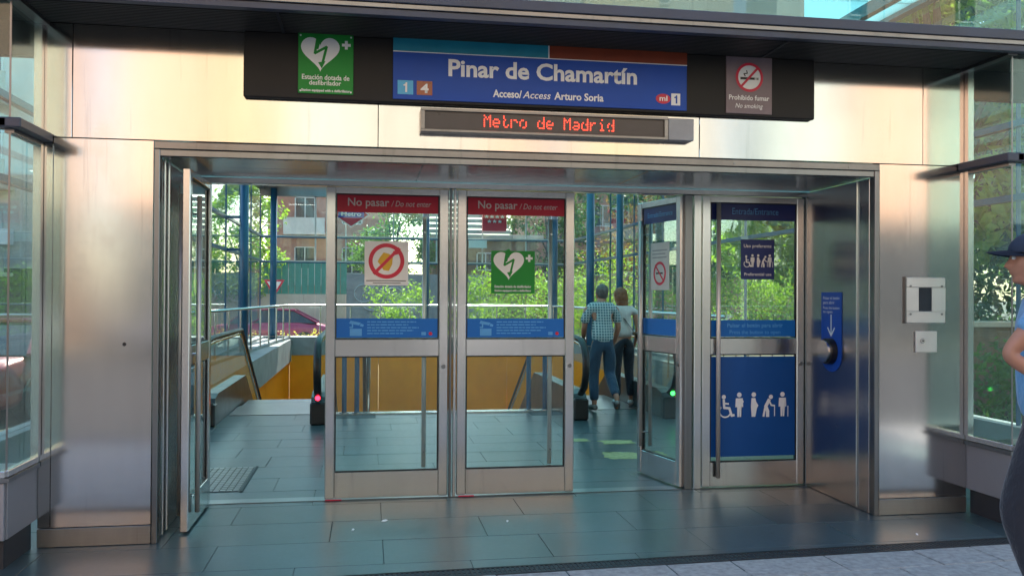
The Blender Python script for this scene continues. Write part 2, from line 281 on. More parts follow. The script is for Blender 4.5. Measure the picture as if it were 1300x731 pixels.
def picto_people(u, v, h, gap):      # wheelchair, adult with baby, pregnant, stooped with cane, elderly
    P = []
    def man(x, tilt=0):
        P.append(disc(x, v + h * .9, h * .1, 14)); P.append([(x - h * .15, v + h * .76), (x + h * .15, v + h * .76), (x + h * .17, v + h * .4), (x + h * .09, v + h * .4), (x + h * .08, v), (x + .01 * h, v), (x, v + h * .36), (x - .01 * h, v), (x - h * .08, v), (x - h * .09, v + h * .4), (x - h * .17, v + h * .4)])
    x = u; P.append(disc(x - .04 * h, v + h * .82, h * .09, 14))
    P.extend(ribbon([(x - .04 * h, v + .7 * h), (x - .02 * h, v + .38 * h), (x + .2 * h, v + .36 * h), (x + .3 * h, v + .06 * h), (x + .4 * h, v + .08 * h)], .1 * h)); P.extend(ribbon([(x - .03 * h, v + .56 * h), (x + .16 * h, v + .54 * h)], .07 * h))
    P.extend(ring(x + .02 * h, v + .24 * h, .27 * h, .06 * h, 24)[9:])
    man(u + gap); P.append(disc(u + gap + .12 * h, v + .62 * h, .07 * h, 10)); P.append(rect(u + gap - .1 * h, u + gap + .16 * h, v + .46 * h, v + .58 * h))
    x = u + 2 * gap; P.append(disc(x, v + h * .9, h * .1, 14)); P.append([(x - .1 * h, v + .76 * h), (x + .07 * h, v + .76 * h), (x + .1 * h, v + .62 * h), (x + .2 * h, v + .46 * h), (x + .14 * h, v + .34 * h), (x + .07 * h, v), (x - .09 * h, v), (x - .12 * h, v + .4 * h)])
    x = u + 3 * gap; P.append(disc(x + .12 * h, v + h * .8, h * .09, 14)); P.extend(ribbon([(x + .04 * h, v + .68 * h), (x - .1 * h, v + .42 * h), (x - .02 * h, v + .22 * h), (x - .02 * h, v + .02 * h)], .14 * h)); P.extend(ribbon([(x - .12 * h, v + .4 * h), (x - .2 * h, v + .02 * h)], .09 * h)); P.extend(ribbon([(x + .04 * h, v + .64 * h), (x + .14 * h, v + .46 * h), (x + .28 * h, v + .44 * h)], .07 * h)); P.extend(ribbon([(x + .28 * h, v + .46 * h), (x + .28 * h, v + .02 * h)], .04 * h))
    man(u + 4 * gap); P.extend(ribbon([(u + 4 * gap + .24 * h, v + .42 * h), (u + 4 * gap + .24 * h, v)], .035 * h)); return P

YF, YD, YG = 5.718, 6.738, 5.28
XL, XR = -1.982, 4.279
# ------------------------------------------------------------------ ground, road, pavement
ground = MB().quad((-400, 26.6, -.46), (400, 26.6, -.46), (400, 600, -.46), (-400, 600, -.46)).quad((-400, -400, -.16), (400, -400, -.16), (400, 2.4, -.16), (-400, 2.4, -.16)).quad((-400, 2.4, -.16), (-3.2, 2.4, -.16), (-3.2, 26.6, -.46), (-400, 26.6, -.46)).quad((6.3, 2.4, -.16), (400, 2.4, -.16), (400, 26.6, -.46), (6.3, 26.6, -.46)).build('ground', 'earth', kind='structure')
road = MB().quad((-200, 30.5, -.452), (200, 30.5, -.452), (200, 39.5, -.452), (-200, 39.5, -.452)).build('road', 'asphalt', kind='structure')
road2 = MB().quad((-200, -15, -.152), (200, -15, -.152), (200, 1.5, -.152), (-200, 1.5, -.152)).build('road', 'asphalt', kind='structure')
road3 = MB().quad((-12.5, -3.2, -.13), (-5.6, -3.2, -.13), (-5.6, 30.5, -.44), (-12.5, 30.5, -.44)).build('road', 'asphalt', kind='structure')
pv = MB().box(-30, 40, 1.9, 4.3, -.3, -.012); pvo = pv.build('pavement', 'concrete', kind='structure')
box('kerb', 'concrete', pvo, -30, 40, 1.75, 1.9, -.3, -.008)
box('joint_bed', 'concrete', pvo, -3, 8, 4.3, 5.3, -.3, -.016)
# apron slabs (rows follow the drain, turned 2.2 degrees)
sk = Matrix.Rotation(R(2.2), 4, 'Z')
smesh = {}
def bevbox(lx, ly, lz=.03, bev=.004):
    b = MB().box(0, lx, 0, ly, -lz, 0, bev); return b
for r in range(6):
    x = -1.5 + (r % 2) * .3
    y1 = 4.79 - r * .3
    while x < 6.4:
        w = random.choice((.4, .6, .6)); key = w
        b = bevbox(w - .008, .292)
        b.bm.transform(sk @ Matrix.Translation((x, y1 - .296, random.uniform(-.003, .0005))))
        b.build('paving_slab', 'pave', pvo); x += w
# ------------------------------------------------------------------ station floor: slate tiles
bed = MB(); bed.box(-3.2, 6.3, 5.0, 11.58, -.3, -.006); bed.box(-3.2, -.62, 11.58, 12.5, -.3, -.006); bed.box(2.55, 6.3, 11.58, 12.5, -.3, -.006)
floor = bed.build('floor', 'bed', kind='structure')
bb = MB(); bb.box(-2.5, 6.3, 4.7, 5.0, -.3, -.006); bb.build('joint_bed', 'bed', floor)
TW, TH = .9965, .4965; tcache = {}
skn = Vector((-sin(R(2.2)), cos(R(2.2)), 0)); sko = sk @ Vector((0, 4.925, 0))
row = 0; y = 4.6
while y < 12.45:
    x = -3.4 + (row % 2) * .5 + (.17 if row % 3 == 2 else 0)
    while x < 6.2:
        x0, x1, y0, y1 = x, min(x + TW, 6.2), y, min(y + TH, 12.5)
        if y1 > 11.58 and x1 > -.62 and x0 < 2.55:
            if x0 < -.62 - .1: x1 = -.62
            elif x1 > 2.55 + .1: x0 = 2.55
            else: y1 = 11.58
            if y0 > 11.5 and y1 <= 11.58: x += TW + .0035; continue
        if not (y0 > 6.9 and y1 < 8.35 and x1 < -.9 and False):
            if y1 < 5.35:
                b = bevbox(x1 - x0, y1 - y0, .02, .0015); b.bm.transform(Matrix.Translation((x0, y0, random.uniform(-.0008, .0004))))
                g = b.bm.verts[:] + b.bm.edges[:] + b.bm.faces[:]
                bmesh.ops.bisect_plane(b.bm, geom=g, plane_co=sko, plane_no=skn, clear_inner=True)
                if b.bm.faces: b.build('tile', 'tile', floor)
                else: b.bm.free()
            else:
                k = (round(x1 - x0, 2), round(y1 - y0, 2))
                if k not in tcache: tcache[k] = bevbox(x1 - x0, y1 - y0, .02, .0015).mesh('tile'); tcache[k].materials.append(M['tile'])
                t = bpy.data.objects.new('tile', tcache[k]); COL.objects.link(t); t.parent = floor; t.location = (x0, y0, random.uniform(-.0008, .0004))
        x += TW + .0035
    y += TH + .0035; row += 1
# drain channel
dr = thing('drainage_channel', 'long slotted metal drain running across the floor in front of the entrance', 'drain', (1.5, 4.9, 0))
b = MB(); b.box(-3, 6.3, 4.797, 4.808, -.05, -.002); b.box(-3, 6.3, 4.912, 4.923, -.05, -.002); b.box(-3, 6.3, 4.808, 4.912, -.05, -.035); b.bm.transform(sk); b.build('frame', 'chan', dr)
b = MB(); x = -3
while x < 6.3: b.box(x, x + .014, 4.809, 4.911, -.03, -.0025); x += .0285
b.box(-3, 6.3, 4.855, 4.865, -.03, -.004); b.bm.transform(sk); b.build('grate_bar', 'chan', dr, kind='stuff')
# entrance mat grating inside
gm = thing('floor_grating', 'square perforated metal grating set in the floor inside the open left doorway', 'grating', (-1.4, 7.6, 0))
b = MB(); b.box(-2.0, -.985, 7.12, 8.1, .0005, .002); b.build('backing', 'black', gm)
b = MB()
for i in range(20):
    for j in range(14):
        xx = -1.99 + i * .05; yy = 7.13 + j * .07
        b.box(xx, xx + .038, yy + (.012 if i % 2 else 0), yy + .05 + (.012 if i % 2 else 0), .0021, .006)
b.build('grid', 'dsteel', gm, kind='stuff')
b = MB(); b.box(-.985, -.965, 7.1, 8.12, .0005, .007); b.build('edge_trim', 'chan', gm)
fm = thing('floor_marking', 'worn yellow paint marking on the floor behind the open doorway', 'floor marking', (2.6, 8.5, 0))
def blob(x0, x1, y0, y1, name='paint_patch'):
    pts = []
    for k in range(26):
        a = 2 * pi * k / 26; rr = random.uniform(.75, 1.05); pts.append(((x0 + x1) / 2 + (x1 - x0) / 2 * max(-1, min(1, 1.3 * cos(a))) * rr, (y0 + y1) / 2 + (y1 - y0) / 2 * max(-1, min(1, 1.3 * sin(a))) * rr))
    Pl((0, 0, 0), (1, 0, 0), (0, 1, 0), fm).shapes(name, 'ctape', [pts], .0022)
blob(2.25, 2.62, 8.0, 8.42); blob(2.64, 2.9, 8.02, 8.4); blob(2.15, 2.35, 9.05, 9.25); blob(2.42, 2.8, 8.85, 9.1)
for (lx, ly, lb) in ((.12, 6.06, 'small white paper scrap lying on the floor before the left no-entry door'), (-.09, 5.86, 'tiny white crumb on the dark tiles left of the paper scrap'), (.95, 5.93, 'tiny pale crumb on the tiles before the defibrillator door'), (3.55, 5.22, 'white speck of litter on the tiles near the right column')):
    s_ = .022 if lx == .12 else .009
    b = MB(); b.prism([(-s_, -.006), (0, -.012), (s_, .004), (.3 * s_, .012), (-.6 * s_, .009)], (lx, ly, .001), (1, .2, 0), (0, 1, .3), (0, 0, .004)); tag(b.build('litter', 'white'), lb, 'litter')

# ------------------------------------------------------------------ portal of brushed steel
portal = thing('entrance_portal', 'large brushed stainless steel portal framing the metro station doors', 'portal', (1.13, YF, 0))
def fp(name, mat, x0, x1, z0, z1, d=.04, y=YF, par=portal, bev=.002): return box(name, mat, par, x0 + .002, x1 - .002, y, y + d, z0 + .002, z1 - .002, bev)
for a, b_ in ((XL + .001, -1.8), (-1.8, .055), (.055, 2.24), (2.24, 3.93), (3.93, XR - .001)): fp('header_panel', 'steel', a, b_, 2.5, 3.213)
fp('column_panel', 'steel', XL + .001, -1.906, .117, 2.5, y=YF + .004); fp('column_panel', 'steel', -1.906, -1.321, .117, 2.5)
fp('column_panel', 'steel', 3.588, XR - .001, .117, 2.5)
fp('plinth', 'plinth', XL + .001, -1.321, 0, .117, y=YF - .004); fp('plinth', 'plinth', 3.588, XR - .001, 0, .117, y=YF - .004)
box('backing', 'kick', portal, XL, -1.34, YF + .05, YF + .1, 0, 2.999); box('backing', 'kick', portal, 3.6, XR, YF + .05, YF + .1, 0, 2.999); box('backing', 'kick', portal, XL - .6, XR + .6, YF + .042, YF + .1, 3.0, 3.3); box('backing', 'kick', portal, -1.34, 3.6, YF + .05, YF + .1, 2.5, 2.999)
# lintel strips and reveals
box('lintel_strip', 'fasciaL', portal, -1.319, 3.586, YF - .012, YF + .03, 2.448, 2.494, .003); box('lintel_strip', 'dsteel', portal, -1.319, 3.586, YF + .004, YF + .05, 2.405, 2.446, .003)
for x in [-.95 + .86 * i for i in range(6)]: MB().cyl((x, YF - .016, 2.468), (x, YF - .01, 2.468), .007, 8).build('rivet', 'dsteel', portal)
box('jamb', 'dsteel', portal, -1.319, -1.285, YF - .006, YF + .06, 0, 2.448, .003); box('jamb', 'dsteel', portal, 3.552, 3.586, YF - .006, YF + .06, 0, 2.448, .003)
for (y0, y1) in ((YF + .06, 5.98), (5.984, 6.34), (6.344, YD - .05)):
    box('reveal_panel', 'steelm', portal, -1.33, -1.295, y0, y1, .002, 2.4, .003)
for (y0, y1) in ((YF + .06, 5.93), (5.936, YD - .05)):
    box('reveal_panel', 'steelm', portal, 3.548, 3.58, y0, y1, .002, 2.4, .003)
MB().tube([(-1.285, 5.975, .02), (-1.285, 5.975, 2.4)], .009).build('trim_rod', 'frame', portal); MB().tube([(-1.285, 5.86, .02), (-1.285, 5.86, 2.4)], .006).build('trim_rod', 'frame', portal)
MB().tube([(3.543, 5.93, .02), (3.543, 5.93, 2.4)], .006).build('trim_rod', 'frame', portal)
for (x0, x1) in ((-1.33, .35), (.354, 1.9), (1.904, 3.58)):
    for (y0, y1) in ((YF + .05, 6.2), (6.206, YD - .05)): box('ceiling_panel', 'steelm', portal, x0, x1, y0, y1, 2.41, 2.44, .003)
MB().cyl((-1.486, YF - .001, 1.235), (-1.486, YF + .01, 1.235), .012, 10).build('bolt_hole', 'rubber', portal)
# soffit with ribs and fascia (canopy)
canopy = thing('entrance_canopy', 'dark ribbed soffit with blue grey fascia above the steel portal', 'canopy', (1.1, 5.4, 3.2))
box('soffit', 'soffit', canopy, XL - 1, 6.2, 5.2, 5.76, 3.215, 3.26)
b = MB(); y = 5.3
while y < 5.7: b.box(XL + .03, XR - .03, y, y + .012, 3.2, 3.2145); y += .03
b.build('rib', 'soffit', canopy, kind='stuff')
for x in (-.55, 2.66): box('soffit_joint', 'kick', canopy, x, x + .02, 5.26, 5.7, 3.194, 3.199)
box('fascia_strip', 'fascia', canopy, -3.2, 6.3, 5.16, 5.2, 3.262, 3.325, .004); box('fascia_strip', 'fasciaL', canopy, -3.2, 6.3, 5.172, 5.2, 3.232, 3.26, .003); box('fascia_strip', 'fascia', canopy, -3.2, 6.3, 5.184, 5.24, 3.19, 3.23, .003)
MB().box(XL - .02, XL + .05, 5.24, 5.716, 3.18, 3.21).build('edge_trim', 'dsteel', canopy); MB().box(XR - .05, XR + .02, 5.24, 5.716, 3.18, 3.21).build('edge_trim', 'dsteel', canopy)

# ------------------------------------------------------------------ glazed bays on both sides of the niche
def bay(xc, xo, name, label, s):     # xc niche corner, xo outer end, s=+1 right
    t = thing(name, label, 'glazed bay', (xc, YG, 0))
    a, b_ = min(xc, xo), max(xc, xo); e = .02 * s
    MB().box(a + (.03 if s > 0 else 0), b_ - (0 if s > 0 else .03), YG + .03, YF, 0, .17).build('kick_plate', 'kick', t)
    # side base panels and front base panels
    sx0, sx1 = (xc, xc + .03) if s > 0 else (xc - .03, xc)
    MB().box(sx0, sx1, YG + .002, YF + .02, .172, .49, .003).build('base_panel', 'panelgrey', t)
    xx = xc + .004 * s
    while abs(xx - xo) > .1:
        x2 = xx + s * min(.86, abs(xo - xx)); MB().box(min(xx, x2) + .003, max(xx, x2) - .003, YG - .03, YG, .172, .49, .003).build('base_panel', 'panelgrey', t); xx = x2
    MB().box(a - (.02 if s > 0 else 0), b_ + (0 if s > 0 else .02), YG - .035, YF - .004, .494, .52).build('sill', 'dsteel', t)
    b = MB(); b.box(*((xc - .012, xc + .03) if s > 0 else (xc - .03, xc + .012)), YG - .02, YF - .004, .522, .56, .003); b.box(a, b_, YG - .045, YG - .005, .522, .56, .003); b.build('sill_rail', 'frame', t)
    for (z0, z1) in ((.56, 2.44), (2.53, 3.19)):
        MB().box(*((xc, xc + .012) if s > 0 else (xc - .012, xc)), YG + .004, YF - .012, z0 + .002, z1).build('pane', 'glass', t)
        xx = xc
        while abs(xx - xo) > .05:
            x2 = xx + s * min(.86, abs(xo - xx)); MB().box(min(xx, x2) + .003, max(xx, x2) - .003, YG - .012, YG, z0 + .002, z1).build('pane', 'glass', t); xx = x2
        MB().box(*((xc - .004, xc + .006) if s > 0 else (xc - .006, xc + .004)), YG - .016, YG - .0125, z0, z1).build('corner_seal', 'dsteel', t)
    b = MB(); b.box(*((xc - .075, xc + .05) if s > 0 else (xc - .05, xc + .075)), YG - .07, YF - .004, 2.465, 2.52, .006); b.box(a, b_, YG - .07, YG + .05, 2.466, 2.519, .006); b.build('transom', 'fascia', t)
    b = MB(); b.box(*((xc - .02, xc + .03) if s > 0 else (xc - .03, xc + .02)), YG - .01, YF - .004, 2.442, 2.4645); b.build('transom_trim', 'dsteel', t)
    MB().box(*((xc - .022, xc + .022) if s > 0 else (xc - .022, xc + .022)), YF - .045, YF - .004, .56, 3.19).build('mullion', 'frame', t)
    return t
bayR = bay(XR, 6.0, 'glazed_bay', 'glazed corner bay to the right of the steel portal with trees behind it', 1)
bayL = bay(XL, -3.0, 'glazed_bay', 'glazed corner bay to the left of the steel portal with parked cars behind it', -1)
# upper front glazing
up = thing('upper_glazing', 'teal glass wall above the entrance canopy', 'glass wall', (1.5, YG, 3.33))
xs = [-3.0, -2.1, -1.2, -.3, .6, 1.5, 2.42, 3.34, XR, 5.1, 6.0]
for a, b_ in zip(xs, xs[1:]): MB().box(a + .003, b_ - .003, YG - .012, YG, 3.33, 4.62).build('pane', 'glass', up)
# building roof and ceiling
roof = thing('station_roof', 'flat station roof with a pale ceiling seen through the glass', 'roof', (1.5, 15, 4.6))
for (a, b_, c, d) in ((-3.1, 6.1, 24.6, 25.6), (-3.1, -2.4, 5.3, 24.59)): box('roof_slab', 'concrete', roof, a, b_, c, d, 4.72, 4.9)
for i in range(13): box('skylight', 'frost', roof, -2.39, 5.69, 5.4 + i * 1.475, 5.4 + i * 1.475 + 1.45, 4.62, 4.66)
for i in range(5): box('ceiling_beam', 'teal', roof, -1.9 + i * 1.75, -1.82 + i * 1.75, 5.4, 24.5, 4.48, 4.61)
box('edge_beam', 'dsteel', roof, -3.05, -2.9, 5.3, 25.5, 4.5, 4.62)
box('edge_beam', 'teal', roof, 5.6, 5.7, 5.3, 25.5, 4.57, 4.8)
box('roof_slab', 'glass', roof, 5.71, 6.1, 5.3, 25.5, 4.7, 4.715)
box('edge_beam', 'dsteel', roof, -3.0, 5.9, 25.2, 25.4, 4.3, 4.6)
lt = None
for i, (x, y, lb) in enumerate(((-2.1, 22.5, 'short ceiling light strip at the far left of the station hall'), (-1.2, 20, 'ceiling light strip left of centre above the left escalator'), (1.4, 22, 'ceiling light strip over the middle of the hall'), (3.6, 19, 'ceiling light strip above the right escalator'))):
    t = thing('ceiling_light', lb, 'ceiling light', (x, y, 4.42)); MB().box(x - .45, x + .45, y - .06, y + .06, 4.4, 4.45).build('housing', 'frame', t); MB().box(x - .42, x + .42, y - .045, y + .045, 4.385, 4.399).build('diffuser', 'tube', t)

# glass walls of the hall
def wallx(xw, y0, y1, step, label, s):
    t = thing('glass_side_wall', label, 'glass wall', (xw, y0, 0))
    MB().box(xw - .1, xw + .1, y0, y1, -.46, .36).build('base_wall', 'concrete', t)
    y = y0
    while y < y1 - .1:
        y2 = min(y + step, y1)
        for (z0, z1) in ((.36, 2.46), (2.52, 3.15), (3.21, 4.5)): MB().box(xw - .006, xw + .006, y + .008, y2 - .008, z0, z1).build('pane', 'gfar', t)
        MB().box(xw - .02, xw + .02, y2 - .008, y2 + .008, .36, 4.5).build('mullion', 'bluepost', t); y = y2
    for z in (2.46, 3.15): MB().box(xw - .04, xw + .04, y0, y1, z, z + .06).build('transom', 'bluepost', t)
wallx(-3.0, 5.3, 25.4, 2.0, 'long glass side wall on the left of the station hall', -1)
wallx(6.0, 5.3, 25.4, 2.0, 'long glass side wall on the right of the station hall', 1)
bw = thing('glass_back_wall', 'glass wall at the far end of the hall with the street behind it', 'glass wall', (1.5, 25.5, 0))
MB().box(-3.1, 6.1, 25.44, 25.6, -.46, .36).build('base_wall', 'concrete', bw)
xs = [-3, -1.5, -.65, .7, 1.95, 3.3, 4.6, 6.0]
for a, b_ in zip(xs, xs[1:]):
    for (z0, z1) in ((.36, 2.43), (2.5, 3.14), (3.21, 4.45)): MB().box(a + .01, b_ - .01, 25.5, 25.512, z0, z1).build('pane', 'gfar', bw)
for x in xs[1:-1]: MB().box(x - .02, x + .02, 25.48, 25.53, 2.5, 4.45).build('mullion', 'pvc', bw)
for z in (2.43, 3.14): MB().box(-3, 6, 25.45, 25.56, z, z + .035).build('transom', 'bluepost', bw); MB().box(-3, 6, 25.44, 25.57, z + .035, z + .07).build('transom', 'pvc', bw)
for (x, y, r, lb) in ((-2.62, 19.3, .09, 'blue steel column nearest on the left of the hall'), (-2.62, 25.1, .09, 'blue steel column in the far left corner of the hall'), (5.35, 25.0, .1, 'blue steel column in the far right corner of the hall'), (5.15, 20.0, .095, 'round blue column rising behind the man in the checked shirt'), (5.75, 19.6, .08, 'dark blue column right of the woman, by the side glass'), (1.62, 25.1, .1, 'dark column behind the left no-entry door at the far glass')):
    t = thing('steel_column', lb, 'column', (x, y, 0)); MB().cyl((x, y, -.4), (x, y, 4.5), r, 20).build('shaft', 'bluepost', t, True); MB().cyl((x, y, 0.36), (x, y, .38), r * 1.6, 16).build('base_plate', 'dsteel', t)
    if x < 0 and y < 20: MB().box(-3, x, y - .03, y + .03, 3.15, 3.21).box(-3, x, y - .03, y + .03, 2.46, 2.52).build('bracket', 'bluepost', t)

# ------------------------------------------------------------------ stairwell pit with yellow lining
pit = thing('stairwell_lining', 'yellow panel lined stairwell with grey kerb behind the doors', 'stairwell', (1.5, 18, -3))
xx = -2.15; k = 0
while xx < 5.3:
    x2 = min(xx + 1.22, 5.3); MB().box(xx + .004, x2 - .004, 24.9, 24.95, -6, -.14).build('panel', 'yellow', pit); xx = x2
def along(p, q, z0, z1, th, name, mat, n):
    p, q = Vector((*p, 0)), Vector((*q, 0)); d = (q - p) / n; nn = Vector((-d.y, d.x, 0)).normalized() * th
    for i in range(n):
        a = p + d * i + d * .003; b_ = p + d * (i + 1) - d * .003
        mb = MB(); mb.prism([(0, z0), (1, z0), (1, z1), (0, z1)], a, b_ - a, (0, 0, 1), nn); mb.build(name, mat, pit)
along((-2.9, 12.5), (-2.15, 24.9), -6, -.14, .05, 'panel', 'yellow', 10); along((5.3, 24.9), (5.3, 12.5), -6, -.14, .05, 'panel', 'yellow', 10)
along((-2.9, 11.8), (-2.15, 24.9), -.14, .36, .1, 'kerb', 'concrete', 4); along((5.3, 24.9), (5.3, 12.5), -.14, .36, .1, 'kerb', 'concrete', 4)
MB().box(-2.15, 5.3, 24.88, 25.44, -.14, .36).build('kerb', 'concrete', pit)
MB().box(-3, -2.1, 12.5, 25.4, -.3, .3).build('ledge', 'concrete', pit); MB().box(5.4, 6, 12.5, 25.4, -.3, .3).build('ledge', 'concrete', pit)
MB().box(-3, 6, 11.5, 25.4, -6.1, -6).build('pit_floor', 'concrete', pit)
MB().box(-.6, 2.52, 11.5, 11.56, -6, -.3).build('front_wall', 'concrete', pit); MB().box(-3, 6, 12.42, 12.48, -6, -.3).build('front_wall', 'concrete', pit)
# guard rail round the pit
gr = thing('guard_rail', 'thin steel guard rail running round the stairwell kerb', 'railing', (1.5, 24.9, .36))
p0 = [(-2.95, 11.8), (-2.15, 24.85), (5.3, 24.85), (5.3, 12.5)]
MB().tube([(x, y, 1.24) for x, y in p0], .03, 8).build('handrail', 'frame', gr, True)
for (a, b_, n) in ((0, 1, 12), (1, 2, 9), (2, 3, 10)):
    for i in range(n):
        f = i / n; x = p0[a][0] + (p0[b_][0] - p0[a][0]) * f; y = p0[a][1] + (p0[b_][1] - p0[a][1]) * f; MB().cyl((x, y, .1), (x, y, 1.22), .018, 8).build('baluster', 'frame', gr)
# ------------------------------------------------------------------ escalators
def escalator(x0, x1, label, lampcol, lampmat, side):
    t = thing('escalator', label, 'escalator', ((x0 + x1) / 2, 12.5, 0))
    sl_ = .56
    def prof(y): return 0 if y < 13.3 else -(y - 13.3) * sl_
    for x in (x0, x1):
        # handrail loop
        pts = [(x, 10.62, .33), (x, 10.45, .42), (x, 10.36, .6), (x, 10.36, .78), (x, 10.46, .93), (x, 10.64, 1.0), (x, 11.0, 1.02)] + [(x, y, 1.02 + prof(y)) for y in (12, 13.0, 13.3, 13.7, 15, 17, 19.5)]
        MB().tube(pts, .045, 10, (1, .7)).build('handrail', 'rubber', t, True)
        pts2 = [(x, p[1] + (.05 if i < 5 else 0), p[2] - .05) for i, p in enumerate(pts[3:])]
        MB().tube(pts2, .022, 6).build('handrail_track', 'frame', t, True)
        # glass balustrade
        g = [(10.55, .36), (10.43, .6), (10.46, .82), (10.62, .93), (13.2, .96)] + [(y, .96 + prof(y)) for y in (15, 19.5)] + [(19.5, .3 + prof(19.5)), (13.3, .3), (10.55, .3)]
        MB().prism(g, (x - .006, 0, 0), (0, 1, 0), (0, 0, 1), (.012, 0, 0)).build('balustrade_glass', 'gdoor', t)
        # skirt box
        q = [(10.62, 0), (10.62, .22), (10.7, .32), (10.9, .36), (13.3, .36), (19.5, .36 + prof(19.5)), (19.5, -.5 + prof(19.5)), (13.3, -.5), (12.4, -.3), (12.4, 0)]
        w = .085
        MB().prism(q, (x - w, 0, 0), (0, 1, 0), (0, 0, 1), (2 * w, 0, 0)).build('skirt', 'skirt', t)
        MB().box(x - w - .01, x + w + .01, 10.58, 10.72, .0, .27, .02).build('newel_cap', 'rubber', t)
    lx = x0 if side < 0 else x1
    b = MB(); b.cyl((lx - .0, 10.575, .33), (lx, 10.52, .33), .04, 16); b.build('lamp_housing', 'rubber', t); b = MB(); b.ball((lx, 10.515, .33), .03, (1, .5, 1)); b.build('signal_lamp', lampmat, t)
    MB().box(x0 + .11, x1 - .11, 11.55, 12.5, .001, .006).build('comb_plate', 'dsteel', t)
    for i in range(14):
        y = 12.5 + i * .4; z = prof(y) - (.0 if y < 13.3 else .1); MB().box(x0 + .12, x1 - .12, y, y + .4, z - .25, z - .004, .005).build('step', 'dsteel', t)
    return t
escalator(-1.85, -.58, 'escalator on the left going down, red signal lamp on its newel', None, 'ledr', 1)
escalator(2.62, 3.78, 'escalator on the right where the couple stand, green signal lamp on its newel', None, 'ledg', 1)
# central stair guard
sg = thing('stair_guard', 'short blue posts and black handrail between the two escalators', 'railing', (1, 11.6, 0))
for x in (-.3, -.14, 2.12, 2.34): MB().cyl((x, 11.5, 0), (x, 11.5, .86), .032, 10).build('post', 'bluepost', sg); MB().cyl((x, 11.5, 0), (x, 11.5, .03), .06, 10).build('base_plate', 'frame', sg)
MB().box(-.58, 2.62, 11.42, 11.6, -.2, .02).build('threshold', 'frame', sg)
for x in (-.05,):
    MB().tube([(x, 12.2, .92), (x, 13.2, .9), (x, 17.2, -1.35)], .035, 8).build('handrail', 'rubber', sg, True); MB().tube([(x + .06, 13.2, .7), (x + .06, 17.2, -1.55)], .03, 8).build('handrail', 'frame', sg, True)
# ------------------------------------------------------------------ doors
def pl_front(parent, y, x=0, z=0): return Pl((x, y, z), (1, 0, 0), (0, 0, 1), parent)
HD = 2.36
def door(W, label, loc, rz, group='glazed steel doors of the entrance'):
    t = thing('glass_door', label, 'door', loc, rz, group, world=False)
    MB().box(0, .072, -.025, .025, .012, HD, .006).build('stile', 'frame', t); MB().box(W - .072, W, -.025, .025, .012, HD, .006).build('stile', 'frame', t)
    MB().box(.073, W - .073, -.023, .023, HD - .05, HD - .002, .003).build('top_rail', 'frame', t); MB().box(.073, W - .073, -.023, .023, 1.08, 1.21, .003).build('middle_rail', 'frame', t); MB().box(.073, W - .073, -.023, .023, .014, .21, .003).build('bottom_rail', 'frame', t)
    MB().box(.073, W - .073, -.005, .005, .211, 1.079).build('pane', 'gdoor', t); MB().box(.073, W - .073, -.005, .005, 1.211, HD - .051).build('pane', 'gdoor', t)
    for (z0, z1) in ((.211, 1.079), (1.211, HD - .051)): MB().box(.073, .081, -.012, .012, z0, z1).box(W - .081, W - .073, -.012, .012, z0, z1).box(.082, W - .082, -.012, .012, z0, z0 + .007).box(.082, W - .082, -.012, .012, z1 - .007, z1).build('gasket', 'rubber', t)
    MB().cyl((W - .036, -.031, 1.0), (W - .036, -.024, 1.0), .017, 16).build('lock', 'dsteel', t)
    return t, Pl((0, -.006, 0), (1, 0, 0), (0, 0, 1), t)
def rod(t, x, y, z0, z1, r=.016):
    MB().cyl((x, y, z0), (x, y, z1), r, 12).build('handle', 'rodm', t, True)
    for z in (z0 + .12, (z0 + z1) / 2, z1 - .12): MB().cyl((x, y, z), (x, y * .1, z), .007, 8).build('handle_bracket', 'frame', t)
W2 = .925
d2, P2 = door(W2, 'closed glass door marked no entry with a no food sign', (-.318, YD, 0), 0)
d3, P3 = door(W2, 'closed glass door marked no entry with a green defibrillator sign', (.675, YD, 0), 0)
def redband(t, P, W):
    b = P.panel('banner', 'red', .075, W - .075, 2.172, 2.325, .0, .003); Q = P.sub(b)
    Q.text('No pasar', 'cream', .16, .47, 2.222, .085, .0035, .0012); Q.text('/ Do not enter', 'cream', .485, .79, 2.222, .062, .0035, 0, True)
def camband(t, P, W):
    b = P.panel('banner', 'dblue', .075, W - .075, 1.222, 1.368, .0, .003); Q = P.sub(b)
    c = [rect(.18, .27, 1.235, 1.29)] + [[(.175, 1.33), (.25, 1.315), (.262, 1.335), (.185, 1.352)], [(.255, 1.31), (.28, 1.305), (.285, 1.32), (.262, 1.33)]] + ribbon([(.2, 1.33), (.2, 1.3), (.18, 1.3)], .01)
    Q.shapes('camera_symbol', 'lightblue', c, .0035)
    for i, (a, b2) in enumerate(((.31, .68), (.31, .62), (.31, .7), (.31, .66), (.31, .58))):
        u = a; ps = []
        while u < b2: l = random.uniform(.02, .05); ps.append(rect(u, min(u + l, b2), 1.338 - i * .022, 1.346 - i * .022)); u += l + .006
        Q.shapes('small_print', 'lightblue', ps, .0035)
    Q.shapes('badge', 'lightblue', [rect(.72, .755, 1.24, 1.265)], .0035); Q.shapes('badge', 'red', [disc(.79, 1.252, .014, 12)], .0035)
for t, P in ((d2, P2), (d3, P3)): redband(t, P, W2); camband(t, P, W2); rod(t, .745, .05, .22, 2.15, .017)
